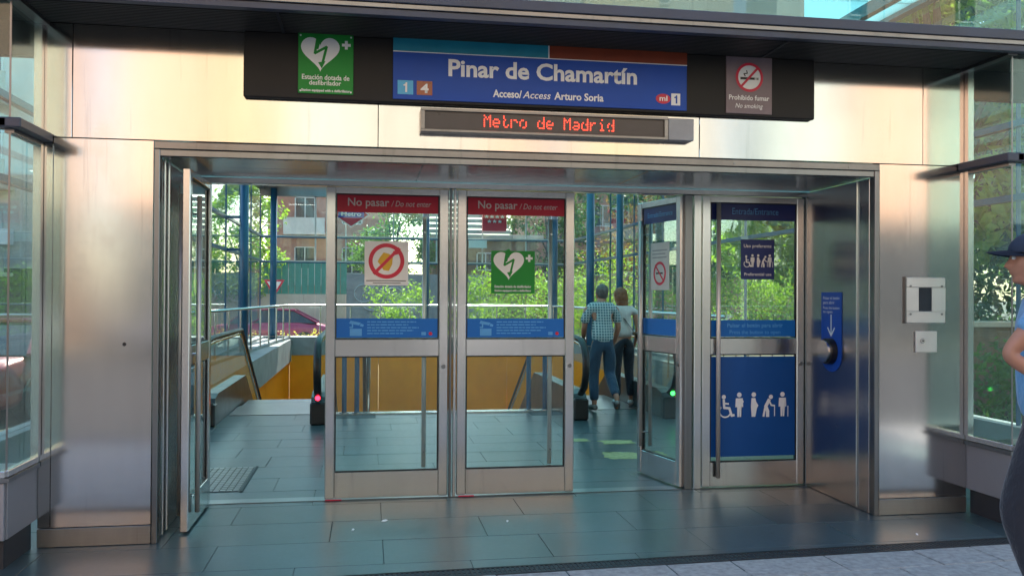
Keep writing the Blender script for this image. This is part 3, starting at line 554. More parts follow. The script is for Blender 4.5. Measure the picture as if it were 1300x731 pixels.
# no food sign on door 2
def Box(P, *a, **k): return P.panel(*a, **k)
b = P2.panel('notice', M['cream'] if False else 'white', .287, .617, 1.62, 1.955, 0, .003); Q = P2.sub(b)
Q.shapes('prohibition_ring', 'reddk', ring(.452, 1.805, .135, .03) + ribbon([(.36, 1.71), (.545, 1.9)], .024), .0045)
Q.shapes('food_symbol', 'crisp', [[(.40, 1.83), (.43, 1.87), (.47, 1.86), (.50, 1.84), (.495, 1.78), (.47, 1.73), (.43, 1.735), (.41, 1.77), (.385, 1.80)]], .0038)
Q.shapes('cup_symbol', 'reddk', [[(.5, 1.88), (.56, 1.9), (.55, 1.86), (.51, 1.85)]], .004)
Q.shapes('small_print', 'black', [rect(.3, .6, 1.652, 1.658), rect(.35, .56, 1.635, 1.64)], .0045)
# defibrillator sign on door 3
def defib(P, u0, u1, v0, v1, h, lines):
    Q = P; w = u1 - u0; hh = v1 - v0
    Q.shapes('heart_symbol', 'white', [heart(u0 + w * .4, v0 + hh * .7, w * .7)], h + .001)
    Q.shapes('bolt_symbol', 'green', bolt(u0 + w * .42, v0 + hh * .7, w * .66), h + .0018)
    Q.shapes('cross_symbol', 'white', cross(u0 + w * .87, v0 + hh * .83, w * .08), h + .001)
    for (tx, a, b2, vv, sz) in lines: Q.text(tx, 'white', u0 + w * a, u0 + w * b2, v0 + hh * vv, sz, h + .001, .0006)
b = P3.panel('notice', 'green', .265, .61, 1.562, 1.895, 0, .003)
defib(P3.sub(b), .265, .61, 1.562, 1.895, .003, [('Estación dotada de desfibrilador', .08, .92, .14, .026), ('Station equipped with a defibrillator', .08, .92, .05, .022)])
# door 1 opened outwards, door 4 opened inwards, door 5 button door
d1, P1 = door(.8, 'open glass door folded outwards against the left side of the portal', (-1.165, YD - .03, 0), R(-90)); rod(d1, .62, .05, .1, 2.2); rod(d1, .7, -.05, .1, 2.2)
redb = P1.panel('banner', 'red', .075, .725, 2.172, 2.325, 0, .003)
d4, P4 = door(.7, 'narrow glass door swung inwards with blue bands and a small smoking ban', (2.36, 7.42, 0), math.atan2(YD - 7.42, 2.505 - 2.36))
b = P4.panel('banner', 'navy', .075, .625, 2.17, 2.31, 0, .003); P4.sub(b).text('Entrada/Entrance', 'lightblue', .15, .55, 2.22, .06, .0035)
P4.panel('banner', 'dblue', .075, .625, 1.222, 1.358, 0, .003)
b = P4.panel('notice', 'pvc', .2, .5, 1.6, 2.0, 0, .002); Q = P4.sub(b); Q.shapes('prohibition_ring', 'reddk', ring(.35, 1.74, .1, .022) + ribbon([(.28, 1.81), (.42, 1.67)], .016), .0035); Q.shapes('cigarette_symbol', 'black', [rect(.29, .4, 1.735, 1.748)], .003)
Q.shapes('small_print', 'grey', [rect(.23, .47, 1.93, 1.94), rect(.23, .44, 1.9, 1.91), rect(.23, .46, 1.87, 1.88)], .003)
rod(d4, .1, -.045, .25, 2.2); rod(d4, .1, .05, .25, 2.2)
d5, P5 = door(.89, 'closed glass entrance door with blue lower panel of white passenger symbols', (2.66, YD, 0), 0)
b = P5.panel('banner', 'navy', .075, .815, 2.17, 2.31, 0, .003); P5.sub(b).text('Entrada/Entrance', 'lightblue', .26, .66, 2.218, .075, .0035)
b = P5.panel('notice', 'navy', .335, .625, 1.69, 2.015, .0, .003); Q = P5.sub(b)
Q.text('Uso preferente', 'white', .36, .6, 1.95, .038, .0035, .0006); Q.text('Preferential use', 'white', .365, .6, 1.72, .034, .0035, .0004); Q.shapes('passenger_symbols', 'white', picto_people(.385, 1.79, .105, .05), .0035)
b = P5.panel('banner', 'dblue', .075, .815, 1.222, 1.358, 0, .003); Q = P5.sub(b); Q.text('Pulsar el botón para abrir', 'lightblue', .22, .7, 1.3, .045, .0035, .0005); Q.text('Press the button to open', 'lightblue', .24, .68, 1.245, .045, .0035)
b = P5.panel('lower_sticker', 'dblue2', .078, .812, .25, 1.06, 0, .002); P5.sub(b).shapes('passenger_symbols', 'white', picto_people(.2, .57, .2, .125), .003)
rod(d5, .125, -.055, .09, 2.3, .018)
fr = thing('door_frame', 'steel door frame with slim posts and a header over the glass doors', 'door frame', (1.13, YD, 0))
MB().box(-1.29, 3.58, YD - .045, YD + .06, 2.365, 2.41, .004).build('header', 'frame', fr); MB().box(-1.29, 3.58, YD - .04, YD + .3, 2.41, 2.5).build('header_box', 'dsteel', fr)
for (x0, x1, m_) in ((-1.255, -1.19, 'frame'), (.615, .635, 'dsteel'), (.645, .668, 'frame'), (2.515, 2.575, 'dsteel'), (2.59, 2.65, 'frame'), (3.553, 3.585, 'dsteel')): MB().box(x0, x1, YD - .03, YD + .05, 0, 2.364, .004).build('post', m_, fr)
MB().box(-1.17, 3.55, YD - .03, YD + .1, .0012, .005).build('threshold', 'dsteel', fr)
MB().box(-1.29, 3.58, YD + .06, YD + .4, 2.5, 4.4).build('upper_infill', 'dsteel', fr)
for x in (-.31, .69): MB().box(x, x + .12, YD - .045, YD - .035, .004, .012).build('floor_catch', 'reddk', fr)

# ------------------------------------------------------------------ facade signs
sb = tag(MB().box(-.783, 3.066, YF - .05, YF - .004, 2.784, 3.2, .008).build('sign_board', 'board'), 'long black board above the doors carrying the station signs', 'sign board')
KB = (YF - .058) / YF
def cv(x, z, k=KB): return x * k, 1.55 + (z - 1.55) * k
def facade_sign(name, label, mat, x0, x1, z0, z1, cat='sign', d=.008):
    (a, c), (b_, e) = cv(x0, z0), cv(x1, z1); e = min(e, 3.2)
    t = thing(name, label, cat, ((a + b_) / 2, YF - .05, c)); MB().box(a, b_, YF - .051 - d, YF - .0505, c, e, .002).build('plate', mat, t)
    return t, Pl((a, YF - .051 - d, c), (1, 0, 0), (0, 0, 1), t), b_ - a, e - c
t, P, w, h = facade_sign('defibrillator_sign', 'green defibrillator sign with white heart on the black board', 'green', -.453, -.106, 2.833, 3.225)
P.parent = t
defib(P, 0, w, 0, h, .0, [('Estación dotada de', .07, .93, .235, .045), ('desfibrilador', .2, .78, .145, .042), ('Station equipped with a defibrillator', .06, .94, .035, .022)])
for u, v in ((.015, .015), (w - .015, .015), (.015, h - .015), (w - .015, h - .015)): P.shapes('screw', 'white', [disc(u, v, .006, 8)], .002)
t, P, w, h = facade_sign('station_name_sign', 'blue station name sign reading Pinar de Chamartín over the doors', 'sblue', .148, 2.148, 2.82, 3.222)
P.shapes('colour_band', 'cyan', [rect(0, w * .516, h * .79, h)], .001); P.shapes('colour_band', 'brown', [rect(w * .518, w, h * .79, h)], .001); P.shapes('divider_line', 'white', [rect(0, w, h * .775, h * .79), rect(w * .514, w * .518, h * .79, h)], .0015)
P.text('Pinar de Chamartín', 'white', w * .18, w * .822, h * .42, .152, .0015, .0042)
P.text('Acceso/', 'white', w * .328, w * .425, h * .1, .068, .0015, .0018); P.text('Access', 'white', w * .428, w * .523, h * .1, .066, .0015, .0006, True); P.text('Arturo Soria', 'white', w * .535, w * .705, h * .1, .068, .0015, .0018)
for (u0, m_, n_) in ((.015, 'badge1', '1'), (.077, 'badge4', '4')):
    b = P.panel('line_badge', m_, w * u0, w * u0 + .1, h * .08, h * .08 + .09, 0, .002); Q = P.sub(b); (Q.one('white', w * u0 + .03, h * .08 + .014, .062, .0035) if n_ == '1' else Q.text(n_, 'white', w * u0 + .024, w * u0 + .076, h * .08 + .016, .078, .0035, .003))
b = P.panel('exit_badge', 'white', w * .944, w * .976, h * .085, h * .085 + .08, 0, .002); P.sub(b).one('sblue', w * .944 + .014, h * .085 + .012, .056, .0035)
P.shapes('logo_oval', 'reddk', [disc(w * .915, h * .19, .052, 24, .034)], .0015); P.text('ml', 'white', w * .902, w * .93, h * .155, .05, .0025, .001)
t, P, w, h = facade_sign('no_smoking_sign', 'mauve no smoking sign with red ring at the right end of the board', 'mauve', 2.433, 2.771, 2.817, 3.212)
P.shapes('prohibition_disc', 'white', [disc(w * .5, h * .64, .088, 32)], .001); P.shapes('prohibition_ring', 'reddk', ring(w * .5, h * .64, .1, .018) + ribbon([(w * .5 - .06, h * .64 - .065), (w * .5 + .06, h * .64 + .065)], .016), .003)
P.shapes('cigarette_symbol', 'black', [rect(w * .5 - .065, w * .5 + .04, h * .62 - .008, h * .62 + .008), rect(w * .5 + .046, w * .5 + .052, h * .62 - .008, h * .62 + .008), rect(w * .5 + .058, w * .5 + .066, h * .62 - .008, h * .62 + .008)] + ribbon([(w * .5 - .03, h * .66), (w * .5 - .04, h * .7), (w * .5 - .015, h * .71), (w * .5 - .02, h * .76)], .007), .002)
P.text('Prohibido fumar', 'white', w * .06, w * .94, h * .24, .048, .001, .0007); P.text('No smoking', 'white', w * .2, w * .8, h * .1, .045, .001, 0, True)
# LED display
t = thing('led_display', 'long LED display with red scrolling text under the blue sign', 'display', (1.2, YF - .05, 2.6))
b = MB(); b.box(.325, 1.985, YF - .09, YF - .004, 2.6, 2.618, .002).box(.325, 1.985, YF - .09, YF - .004, 2.735, 2.753, .002).box(.325, .35, YF - .088, YF - .004, 2.619, 2.734).box(1.96, 1.985, YF - .088, YF - .004, 2.619, 2.734); b.build('frame', 'fasciaL', t)
box('screen', 'screen', t, .351, 1.959, YF - .075, YF - .005, 2.619, 2.734); box('end_box', 'grey', t, 1.988, 2.168, YF - .085, YF - .004, 2.6, 2.748, .004)
G = {'M': '10001 11011 10101 10101 10001 10001 10001', 'e': '00000 00000 01110 10001 11111 10000 01110', 't': '01000 01000 11100 01000 01000 01001 00110', 'r': '00000 00000 10110 11001 10000 10000 10000', 'o': '00000 00000 01110 10001 10001 10001 01110', 'd': '00001 00001 01101 10011 10001 10001 01111', 'a': '00000 00000 01110 00001 01111 10001 01111', 'i': '00100 00000 01100 00100 00100 00100 01110', ' ': '00000 ' * 6 + '00000'}
bm = MB(); u = .735; px = .0098
for ch in 'Metro de Madrid':
    for j, rw in enumerate(G[ch].split()):
        for i, c in enumerate(rw):
            if c == '1' and random.random() > (.24 if j in (2, 3) else .05): bm.box(u + i * px, u + i * px + .0062, YF - .079, YF - .0752, 2.714 - j * .0115, 2.714 - j * .0115 + .0068)
    u += 6.05 * px
bm.build('lettering', 'led', t)
# reader plates on the right column
t = thing('card_reader_plate', 'square steel plate with small dark window on the right column', 'plate', (3.94, YF, 1.37))
b = MB(); b.box(3.79, 4.096, YF - .02, YF - .001, 1.62, 1.693, .004).box(3.79, 4.096, YF - .02, YF - .001, 1.366, 1.45, .004).box(3.79, 3.885, YF - .0195, YF - .001, 1.4505, 1.6195).box(3.99, 4.096, YF - .0195, YF - .001, 1.4505, 1.6195); b.build('plate', 'rodm', t)
box('window', 'winglass', t, 3.885, 3.99, YF - .012, YF - .002, 1.45, 1.62); box('surround', 'dsteel', t, 3.782, 3.789, YF - .02, YF - .001, 1.362, 1.697)
for x in (3.82, 4.066):
    for z in (1.43, 1.63): MB().cyl((x, YF - .024, z), (x, YF - .019, z), .008, 10).build('screw', 'dsteel', t)
t = thing('lock_plate', 'small steel lock plate below the card reader on the right column', 'plate', (3.95, YF, 1.16))
MB().box(3.865, 4.033, YF - .018, YF - .001, 1.156, 1.309, .004).build('plate', 'rodm', t); MB().cyl((3.915, YF - .026, 1.24), (3.915, YF - .018, 1.24), .018, 16).build('lock', 'frame', t); MB().cyl((3.915, YF - .028, 1.24), (3.915, YF - .0262, 1.24), .006, 8).build('keyhole', 'black', t)
# button panel on right reveal
t = thing('door_button', 'blue sticker with white arrow and round push button on the right reveal', 'button', (3.54, 6.28, 1.0))
P = Pl((3.546, 6.44, 0), (0, -1, 0), (0, 0, 1), t)
pts = [(0, 1.585), (0, 1.1)] + [(.15 + .15 * cos(pi + pi * k / 14), 1.1 + .13 * sin(pi + pi * k / 14)) for k in range(15)] + [(.3, 1.1), (.3, 1.585)]
MB().prism(pts, P.P(0, 0, 0), P.U, P.V, P.N * .003).build('plate', 'sblue', t)
P.shapes('arrow_symbol', 'white', ribbon([(.15, 1.41), (.15, 1.26)], .014) + ribbon([(.1, 1.31), (.15, 1.25), (.2, 1.31)], .014), .004)
P.text('Pulsar el botón', 'white', .03, .27, 1.53, .034, .004); P.text('para abrir', 'white', .03, .2, 1.495, .034, .004); P.text('Press the button', 'white', .03, .27, 1.455, .03, .004); P.text('to open', 'white', .03, .17, 1.425, .03, .004)
MB().cyl(P.P(.15, 1.13, 0), P.P(.15, 1.13, .05), .1, 28).build('button_housing', 'rubber', t); MB().cyl(P.P(.15, 1.13, .05), P.P(.15, 1.13, .075), .085, 28).build('push_button', 'frame', t)

# ------------------------------------------------------------------ hanging signs on the far glass
t = thing('metro_logo_sign', 'red diamond sign with a blue bar reading Metro on the far glass', 'sign', (-.55, 25.3, 3.8)); c = (-.5, 3.82)
MB().prism([(-.52, 0), (0, -.36), (.52, 0), (0, .36)], (c[0], 25.3, c[1]), (1, 0, 0), (0, 0, 1), (0, .03, 0)).build('border', 'white', t)
MB().prism([(-.48, 0), (0, -.33), (.48, 0), (0, .33)], (c[0], 25.29, c[1]), (1, 0, 0), (0, 0, 1), (0, .009, 0)).build('diamond', 'red', t)
b = MB(); b.box(c[0] - .36, c[0] + .36, 25.28, 25.289, c[1] - .09, c[1] + .11); b = b.build('bar', 'sblue', t); Pl((c[0] - .36, 25.279, c[1] - .09), (1, 0, 0), (0, 0, 1), b).text('Metro', 'white', .08, .64, .05, .17, .001, .004)
t = thing('region_flag_sign', 'dark red panel with seven white stars on the far glass', 'sign', (3.55, 25.3, 3.4)); MB().box(3.28, 3.98, 25.28, 25.3, 3.42, 4.02).build('panel', 'red', t)
def star(cx, cy, r): return [(cx + (r if k % 2 == 0 else r * .4) * sin(pi * k / 5), cy + (r if k % 2 == 0 else r * .4) * cos(pi * k / 5)) for k in range(10)]
Pl((3.28, 25.279, 3.42), (1, 0, 0), (0, 0, 1), t).shapes('star', 'white', [star(.11 + .155 * i, .42, .06) for i in range(4)] + [star(.19 + .155 * i, .28, .06) for i in range(3)], .001)
t = thing('small_notice', 'small white notice on the far glass below the starred panel', 'notice', (2.95, 25.3, 2.9)); MB().box(2.87, 3.4, 25.28, 25.3, 2.92, 3.14).build('panel', 'white', t)

# ------------------------------------------------------------------ trees and hedges
def leaf_mesh(name, clumps, per, size, seed, mat, spread=1):
    rnd = random.Random(seed); vs = []; fs = []
    for (c, rad) in clumps:
        c = Vector(c)
        for _ in range(per):
            d = Vector((rnd.gauss(0, 1), rnd.gauss(0, 1), rnd.gauss(0, .85))).normalized() * rad * (rnd.random() ** .45) * spread
            p = c + d; n = (d.normalized() * .6 + Vector((rnd.uniform(-1, 1), rnd.uniform(-1, 1), rnd.uniform(-.4, 1)))).normalized()
            u = n.cross(Vector((rnd.uniform(-1, 1), rnd.uniform(-1, 1), rnd.uniform(-1, 1)))).normalized(); w = n.cross(u); s = size * rnd.uniform(.6, 1.3)
            k = len(vs); vs += [p - u * s, p + w * s * .45 - n * s * .1, p + u * s, p - w * s * .45 - n * s * .1]; fs.append((k, k + 1, k + 2, k + 3))
    me = bpy.data.meshes.new(name); me.from_pydata([tuple(v) for v in vs], [], fs); me.materials.append(M[mat]); return me
TREES = {}
def tree_proto(kind, H, crownr, mat, seed, per=60, size=.14, cl=34):
    rnd = random.Random(seed); clumps = []; tk = MB(); base = H * .32
    tk.tube([(0, 0, -.3), (.05, 0, H * .2), (.0, .06, H * .4), (.1, 0, H * .75)], [.06 * H ** .6, .045 * H ** .6, .035 * H ** .6, .012 * H ** .6], 8)
    for i in range(cl):
        a = rnd.uniform(0, 2 * pi); hh = rnd.uniform(0, 1); rr = crownr * (sin(pi * (hh * .82 + .14)) ** .7) * rnd.uniform(.35, 1)
        c = Vector((cos(a) * rr, sin(a) * rr, base + (H - base) * hh)); clumps.append((c, crownr * rnd.uniform(.2, .36)))
        if i % 3 == 0: z0 = min(c.z - .3, H * .7) * rnd.uniform(.55, .8); tk.tube([(0, 0, z0), tuple((Vector((0, 0, z0)) + c) / 2 + Vector((0, 0, .2))), tuple(c)], [.05, .035, .01], 5)
    return tk.mesh('trunk'), leaf_mesh('crown', clumps, per, size, seed, mat)
def tree(kind, x, y, z, label, rz=0, s=1, group=None, name='broadleaf_tree'):
    tm, cm = TREES[kind]
    t = thing(name, label, 'tree', (x, y, z), rz, group, world=False); t.scale = (s,) * 3
    for n, me, m_ in (('trunk', tm, 'bark'), ('crown', cm, None)):
        o = bpy.data.objects.new(n, me); COL.objects.link(o); o.parent = t
        if m_ and not me.materials: me.materials.append(M[m_])
TREES['big'] = tree_proto('big', 9, 3.0, 'leafA', 3, 190, .13, 40); TREES['bright'] = tree_proto('bright', 7, 2.4, 'leafB', 5, 170, .12, 36); TREES['dark'] = tree_proto('dark', 10, 3.2, 'leafC', 8, 190, .14, 40); TREES['rust'] = tree_proto('rust', 8, 2.6, 'leafR', 11, 150, .13, 34)
for (k, x, y, s, lb) in (
    ('big', -9.5, 38.5, 1.0, 'broad green tree behind the green fence, far left through the open door'),
    ('bright', -5.6, 41.5, 1.0, 'light green rounded tree left of the brick building, over the fence'),
    ('big', -12.0, 46, 1.1, 'tall green tree behind the left part of the green fence'),
    ('big', 1.2, 43.5, .75, 'green tree above the graffiti wall, behind the no food sign'),
    ('dark', 9.5, 46, .9, 'dark tree behind the pale louvred house, above the green notice'),
    ('rust', 11.8, 36, .95, 'rust coloured tree seen above the man in the checked shirt'),
    ('big', 14.5, 40, .95, 'green tree seen above the woman on the escalator'),
    ('bright', 17, 33, .9, 'bright green tree above the hedge, behind the right entrance door'),
    ('dark', 21, 37, 1.0, 'dark green tree far back behind the right entrance door'),
    ('big', 13.2, 12.5, .95, 'green tree close outside the right glazed bay'),
    ('dark', 15.5, 16.5, 1.0, 'dark green tree behind the nearest one at the right bay'),
    ('bright', 10.0, 14.0, 1.4, 'tall light green tree seen through the glass at the right corner'),
    ('big', 12.3, 16.6, 1.15, 'green tree behind the light one at the right corner'),
    ('big', 19, 21, 1.1, 'tall green tree beyond the trees at the right bay'),
    ('big', 12.5, 21.5, 1.0, 'green tree beside the right side of the hall, halfway back'),
    ('dark', 10.5, 27, .9, 'dark tree beside the far right corner of the hall'),
    ('bright', 16.5, 8.2, 1.0, 'bright green tree at the far right, close to the pavement'),
    ('big', -6.8, 27.5, .85, 'green street tree left of the hall near the road'),
    ('bright', 9.6, 17.2, 1.45, 'tall light green tree just left of the pair at the right corner')): tree(k, x, y, -.45, lb, random.uniform(0, 6), s)
def hedge(x0, x1, y, z0, z1, dep, mat, seed, label, per=260, size=.06):
    rnd = random.Random(seed); cl = []
    n = int((x1 - x0) / .45) + 1
    for i in range(n):
        for j in range(3):
            cl.append(((x0 + (x1 - x0) * (i + .5) / n + rnd.uniform(-.2, .2), y + rnd.uniform(-dep / 2, dep / 2), z0 + (z1 - z0) * (j + .45) / 3 * rnd.uniform(.85, 1.08)), .36 * (z1 - z0) / 1.5 + .1))
    t = thing('hedge', label, 'hedge', ((x0 + x1) / 2, y, z0), world=True); o = add('foliage', leaf_mesh('foliage', cl, per, size, seed, mat), mat, t)
    b = MB()
    for i in range(n): xx = x0 + (x1 - x0) * (i + .5) / n; b.tube([(xx, y, -.46), (xx + .05, y, z0 + .6)], .02, 5)
    b.build('stem', 'bark', t)
hedge(3.0, 7.6, 30.2, .2, 2.3, 1.2, 'leafB', 21, 'bright yellow green hedge behind the door with the green notice')
hedge(.1, 1.8, 29.8, -.1, 1.8, 1.0, 'leafB', 22, 'green bush in front of the graffiti wall, behind the left no-entry door', 200)
hedge(11.0, 16.6, 27.5, .3, 2.35, 1.3, 'leafB', 23, 'bright green hedge behind the right entrance door')
hedge(8.2, 11.2, 31, -.1, 2.0, 1.2, 'leafA', 24, 'green hedge seen between the couple and the swung door', 200)
hedge(7.4, 9.0, 29, -.2, 3.2, 1.2, 'leafB', 25, 'tall light green shrub behind the man in the checked shirt', 200)
hedge(-3.0, -1.4, 27.6, -.45, .35, .6, 'flower', 26, 'low bed of yellow flowers in front of the red car', 90, .05)
hedge(12.5, 27, 18.5, .3, 4.6, 1.6, 'leafC', 28, 'tall dark shrub belt behind the brown wall on the right', 150, .11)
hedge(7.4, 12.0, 9.5, -.4, .9, .9, 'leafA', 27, 'low green hedge outside the right glazed bay', 160)
# ------------------------------------------------------------------ far walls and buildings
t = thing('boundary_wall', 'beige wall topped by a green panel fence beyond the red car', 'wall', (-8, 42, -.46))
for i in range(9): MB().box(-19 + i * 2, -17.01 + i * 2, 42, 42.25, -.46, 1.55).build('wall_panel', 'beige', t)
for i in range(60): MB().prism([(0, 1.55), (.28, 1.55), (.28, 3.05 + (i % 2) * .03), (0, 3.05 + (i % 2) * .03)], (-19 + i * .3, 42.08 + (i % 2) * .03, 0), (1, 0, 0), (0, 0, 1), (0, .03, 0)).build('fence_board', 'fencegreen', t)
t = thing('graffiti_wall', 'low grey wall with white graffiti behind the green bush', 'wall', (1.2, 41, -.46))
MB().box(-1.0, 5.5, 41, 41.3, -.46, 2.5).build('wall_panel', 'concrete', t); b = MB()
def sw(cx, cz, r, a0, a1): return [(cx + r * cos(a0 + (a1 - a0) * k / 14), 40.97, cz + r * .9 * sin(a0 + (a1 - a0) * k / 14)) for k in range(15)]
for a in (sw(-.2, 1.6, .45, .5, 5.2), sw(.55, 1.75, .35, 3.1, -1.2), sw(1.2, 1.5, .4, 0, 4.4), sw(.2, 1.3, .55, 2, 5.5), sw(4.0, 1.7, .4, 0, 4.8)): b.tube(a, .045, 6, (1, .3))
b.build('graffiti', 'white', t)
def building(x0, x1, y, d, h, wall, label, face=-1, z0=-.46, fl=3.0, win=(1.3, 1.4), step=2.8, balc=True, ground='dgreen', gh=None, name='apartment_building', roofm='tilered'):
    t = thing(name, label, 'building', ((x0 + x1) / 2, y, z0)); yb = y + d * (-face) ; ys = sorted((y, yb))
    MB().box(x0, x1, ys[0], ys[1], z0, h).build('wall', wall, t)
    MB().box(x0 - .3, x1 + .3, ys[0] - .3, ys[1] + .3, h, h + .3).build('roof', roofm, t)
    o = y + face * .02; n = int((x1 - x0 - .6) / step); xs0 = (x0 + x1) / 2 - (n - 1) * step / 2
    wm = None; k = 0; zz = z0 + max(fl * 1.1, (gh or 0) + .5)
    proto = None
    while zz + win[1] < h:
        for i in range(n):
            x = xs0 + i * step
            if proto is None:
                fb = MB(); w, hh = win; a = face
                for (p, q, r_, s_) in ((-w / 2 - .06, -w / 2, 0, hh), (w / 2, w / 2 + .06, 0, hh), (-w / 2, w / 2, -.06, 0), (-w / 2, w / 2, hh, hh + .06), (-.03, .03, 0, hh)): fb.box(p, q, -.05 if a < 0 else -.02, .02 if a < 0 else .05, r_, s_)
                fm_ = fb.mesh('window'); fm_.materials.append(M['pvc']); gmh = MB().box(-w / 2, w / 2, -.01, .01, 0, hh).mesh('pane'); gmh.materials.append(M['winglass'])
                proto = (fm_, gmh)
            f_ = bpy.data.objects.new('window', proto[0]); COL.objects.link(f_); f_.parent = t; f_.location = Vector((x, o, zz)) - ORG[t]
            g_ = bpy.data.objects.new('pane', proto[1]); COL.objects.link(g_); g_.parent = f_
        if balc:
            for i in range(0, n, 2): x = xs0 + i * step; MB().box(x - 1.2, x + 1.2, min(y, y + face * .9), max(y, y + face * .9), zz - .75, zz - .6).box(x - 1.2, x + 1.2, min(y + face * .86, y + face * .9), max(y + face * .86, y + face * .9), zz - .6, zz + .25).build('balcony', 'whitew' if wall != 'whitew' else 'creamw', t)
        zz += fl
    if ground: MB().box(x0 + .3, x1 - .3, min(o, y + face * .08), max(o, y + face * .08), z0, z0 + (gh or fl * .95)).build('ground_floor_band', ground, t)
    return t
building(-6, 1.2, 54, 8, 9.5, 'brick', 'brick apartment building with pale upper floor beyond the fence', win=(1.1, 1.5), ground=None)
t = building(-30, -11.3, 33, 10, 14, 'whitew', 'white apartment building with balconies seen through the left bay', win=(1.5, 1.5), ground='winglass', step=2.4)
for (x, z) in ((-12.6, 3.2), (-14.2, 3.2), (-13.4, 6.2), (-15.6, 6.2)): MB().box(x - .35, x + .35, 32.6, 32.97, z, z + .55, .02).build('air_conditioner', 'white', t)
t = building(3.2, 8.5, 44, 6, 4.3, 'timber', 'low brown house with pale louvred roof behind the hedge', win=(.8, .8), balc=False, ground=None, name='house', roofm='beige')
b = MB()
for i in range(7): b.box(3.0, 7.2 - .1 * i, 43.6 + .12 * i, 43.66 + .12 * i, 4.35 + .28 * i, 4.55 + .28 * i)
b.build('louvre', 'creamw', t)
t = building(9.5, 30, 52, 6, 8, 'brick', 'long red brick building behind the trees on the right', win=(1, 1.2), balc=False, ground=None)
# buildings facing the entrance across the near street (mirrored in the steel)
for (a, b_, m_, lb, bays) in ((-40, -9.4, 'peach', 'peach apartment block across the street, mirrored in the left steel panels', ()),
        (-8.0, 12.4, 'creamw', 'long cream apartment block opposite the entrance, with bays coloured for the steel reflections', ((-7.9, -5.2, 'peach'), (-5.1, -2.5, 'gold'), (-2.4, -.9, 'pale'), (4.0, 5.6, 'peach'), (5.7, 6.9, 'concrete'), (7.0, 9.6, 'gold'))),
        (14.0, 46, 'pale', 'pale green apartment block opposite, with a peach bay added for the reflection at the right', ((17.2, 20.6, 'peach'),))):
    t = building(a, b_, -18, 2.5, 18, m_, lb, 1, -.16, balc=False, step=3.6, fl=3.4, gh=4.4, ground='darkbase')  # tall dark ground floors added to darken the low reflections in the steel
    for (p, q, mm) in bays: MB().box(p, q, -18, -17.6, 4.3, 17.9).build('reflection_bay', mm, t)  # bays added and coloured to tint what the steel panels mirror
t = thing('planter_wall', 'low brown wall outside the right glazed bay, below the trees', 'wall', (9, 10.3, -.4)); MB().box(7.5, 22, 10.8, 11.1, -.45, 1.15).build('wall_panel', 'timber', t); MB().box(7.45, 22.05, 10.75, 11.15, 1.15, 1.22).build('coping', 'beige', t)
# ------------------------------------------------------------------ cars
def car(label, loc, rz, col, name='parked_car'):
    t = thing(name, label, 'car', loc, rz, 'cars parked and driving on the streets', world=False)
    L, Wd = 4.3, 1.76
    st = [(-2.15, .35, .62, .68), (-2.08, .22, .78, .8), (-1.7, .2, .88, .85), (-1.1, .18, .93, .88), (0, .18, .95, .88), (1.0, .18, .95, .88), (1.7, .2, .93, .86), (2.05, .24, .84, .82), (2.15, .36, .7, .72)]
    bm = MB(); rings = []
    for (x, z0, z1, hw) in st:
        pts = [(hw * .86, z0), (hw, z0 + .12), (hw, (z0 + z1) / 2), (hw * .98, z1 - .07), (hw * .86, z1)]; pts = pts + [(-a, b_) for a, b_ in pts[::-1]]
        rings.append([bm.bm.verts.new((x, a, b_)) for a, b_ in pts])
    for a, b_ in zip(rings, rings[1:]):
        for k in range(10): bm.bm.faces.new((a[k], a[(k + 1) % 10], b_[(k + 1) % 10], b_[k]))
    bm.bm.faces.new(rings[0]); bm.bm.faces.new(rings[-1]); o = bm.build('body', 'paint', t, True); o.color = col
    g = MB(); rr = []
    for (x, z, hw) in ((-1.35, .93, .8), (-.75, 1.34, .64), (.0, 1.42, .62), (.9, 1.38, .62), (1.75, .93, .78)): rr.append([g.bm.verts.new((x, s * (hw if q else hw + .12), zz)) for s in (-1, 1) for q, zz in ((0, .93), (1, z))])
    for a, b_ in zip(rr, rr[1:]):
        for k in ((0, 1), (1, 3), (3, 2)): g.bm.faces.new((a[k[0]], a[k[1]], b_[k[1]], b_[k[0]]))
    g.build('windows', 'winglass', t)
    r_ = MB(); r_.box(-.7, .95, -.6, .6, 1.37, 1.445, .02)
    for s in (-1, 1):
        r_.tube([(-1.38, s * .83, .93), (-.75, s * .65, 1.36), (.0, s * .635, 1.43), (.9, s * .635, 1.4), (1.78, s * .8, .93)], .035, 6); r_.tube([(.15, s * .9, .93), (.12, s * .64, 1.4)], .035, 6)
    o = r_.build('roof', 'paint', t); o.color = col
    for x in (-1.3, 1.3):
        for s in (-1, 1): w = MB().cyl((x, s * .7, .31), (x, s * .9, .31), .31, 24).build('wheel', 'tyre', t); MB().cyl((x, s * .901, .31), (x, s * .91, .31), .2, 16).build('rim', 'rim', w)
    for s in (-1, 1): MB().box(-2.13, -2.0, s * .6 - .16, s * .6 + .16, .58, .7, .02).build('headlight', 'lampw', t); MB().box(2.02, 2.14, s * .62 - .12, s * .62 + .12, .62, .8, .02).build('tail_light', 'lampr', t); MB().box(-.85, -.68, s * .98 - .08, s * .98 + .08, .92, 1.04, .02).build('mirror', 'rubber', t)
    return t
car('crimson car passing beyond the far glass, behind the left open doorway', (-3.6, 33.5, -.44), 0, (.4, .01, .07, 1))
car('silver car seen at far left through the glazed bay', (-7.9, 21.5, -.36), R(84), (.5, .53, .55, 1))
car('red car parked in front of the silver one at far left', (-5.5, 15.0, -.28), R(84), (.32, .02, .03, 1))
car('white car at the left edge of the street behind the hall', (-8.6, 32.8, -.44), 0, (.6, .6, .62, 1))
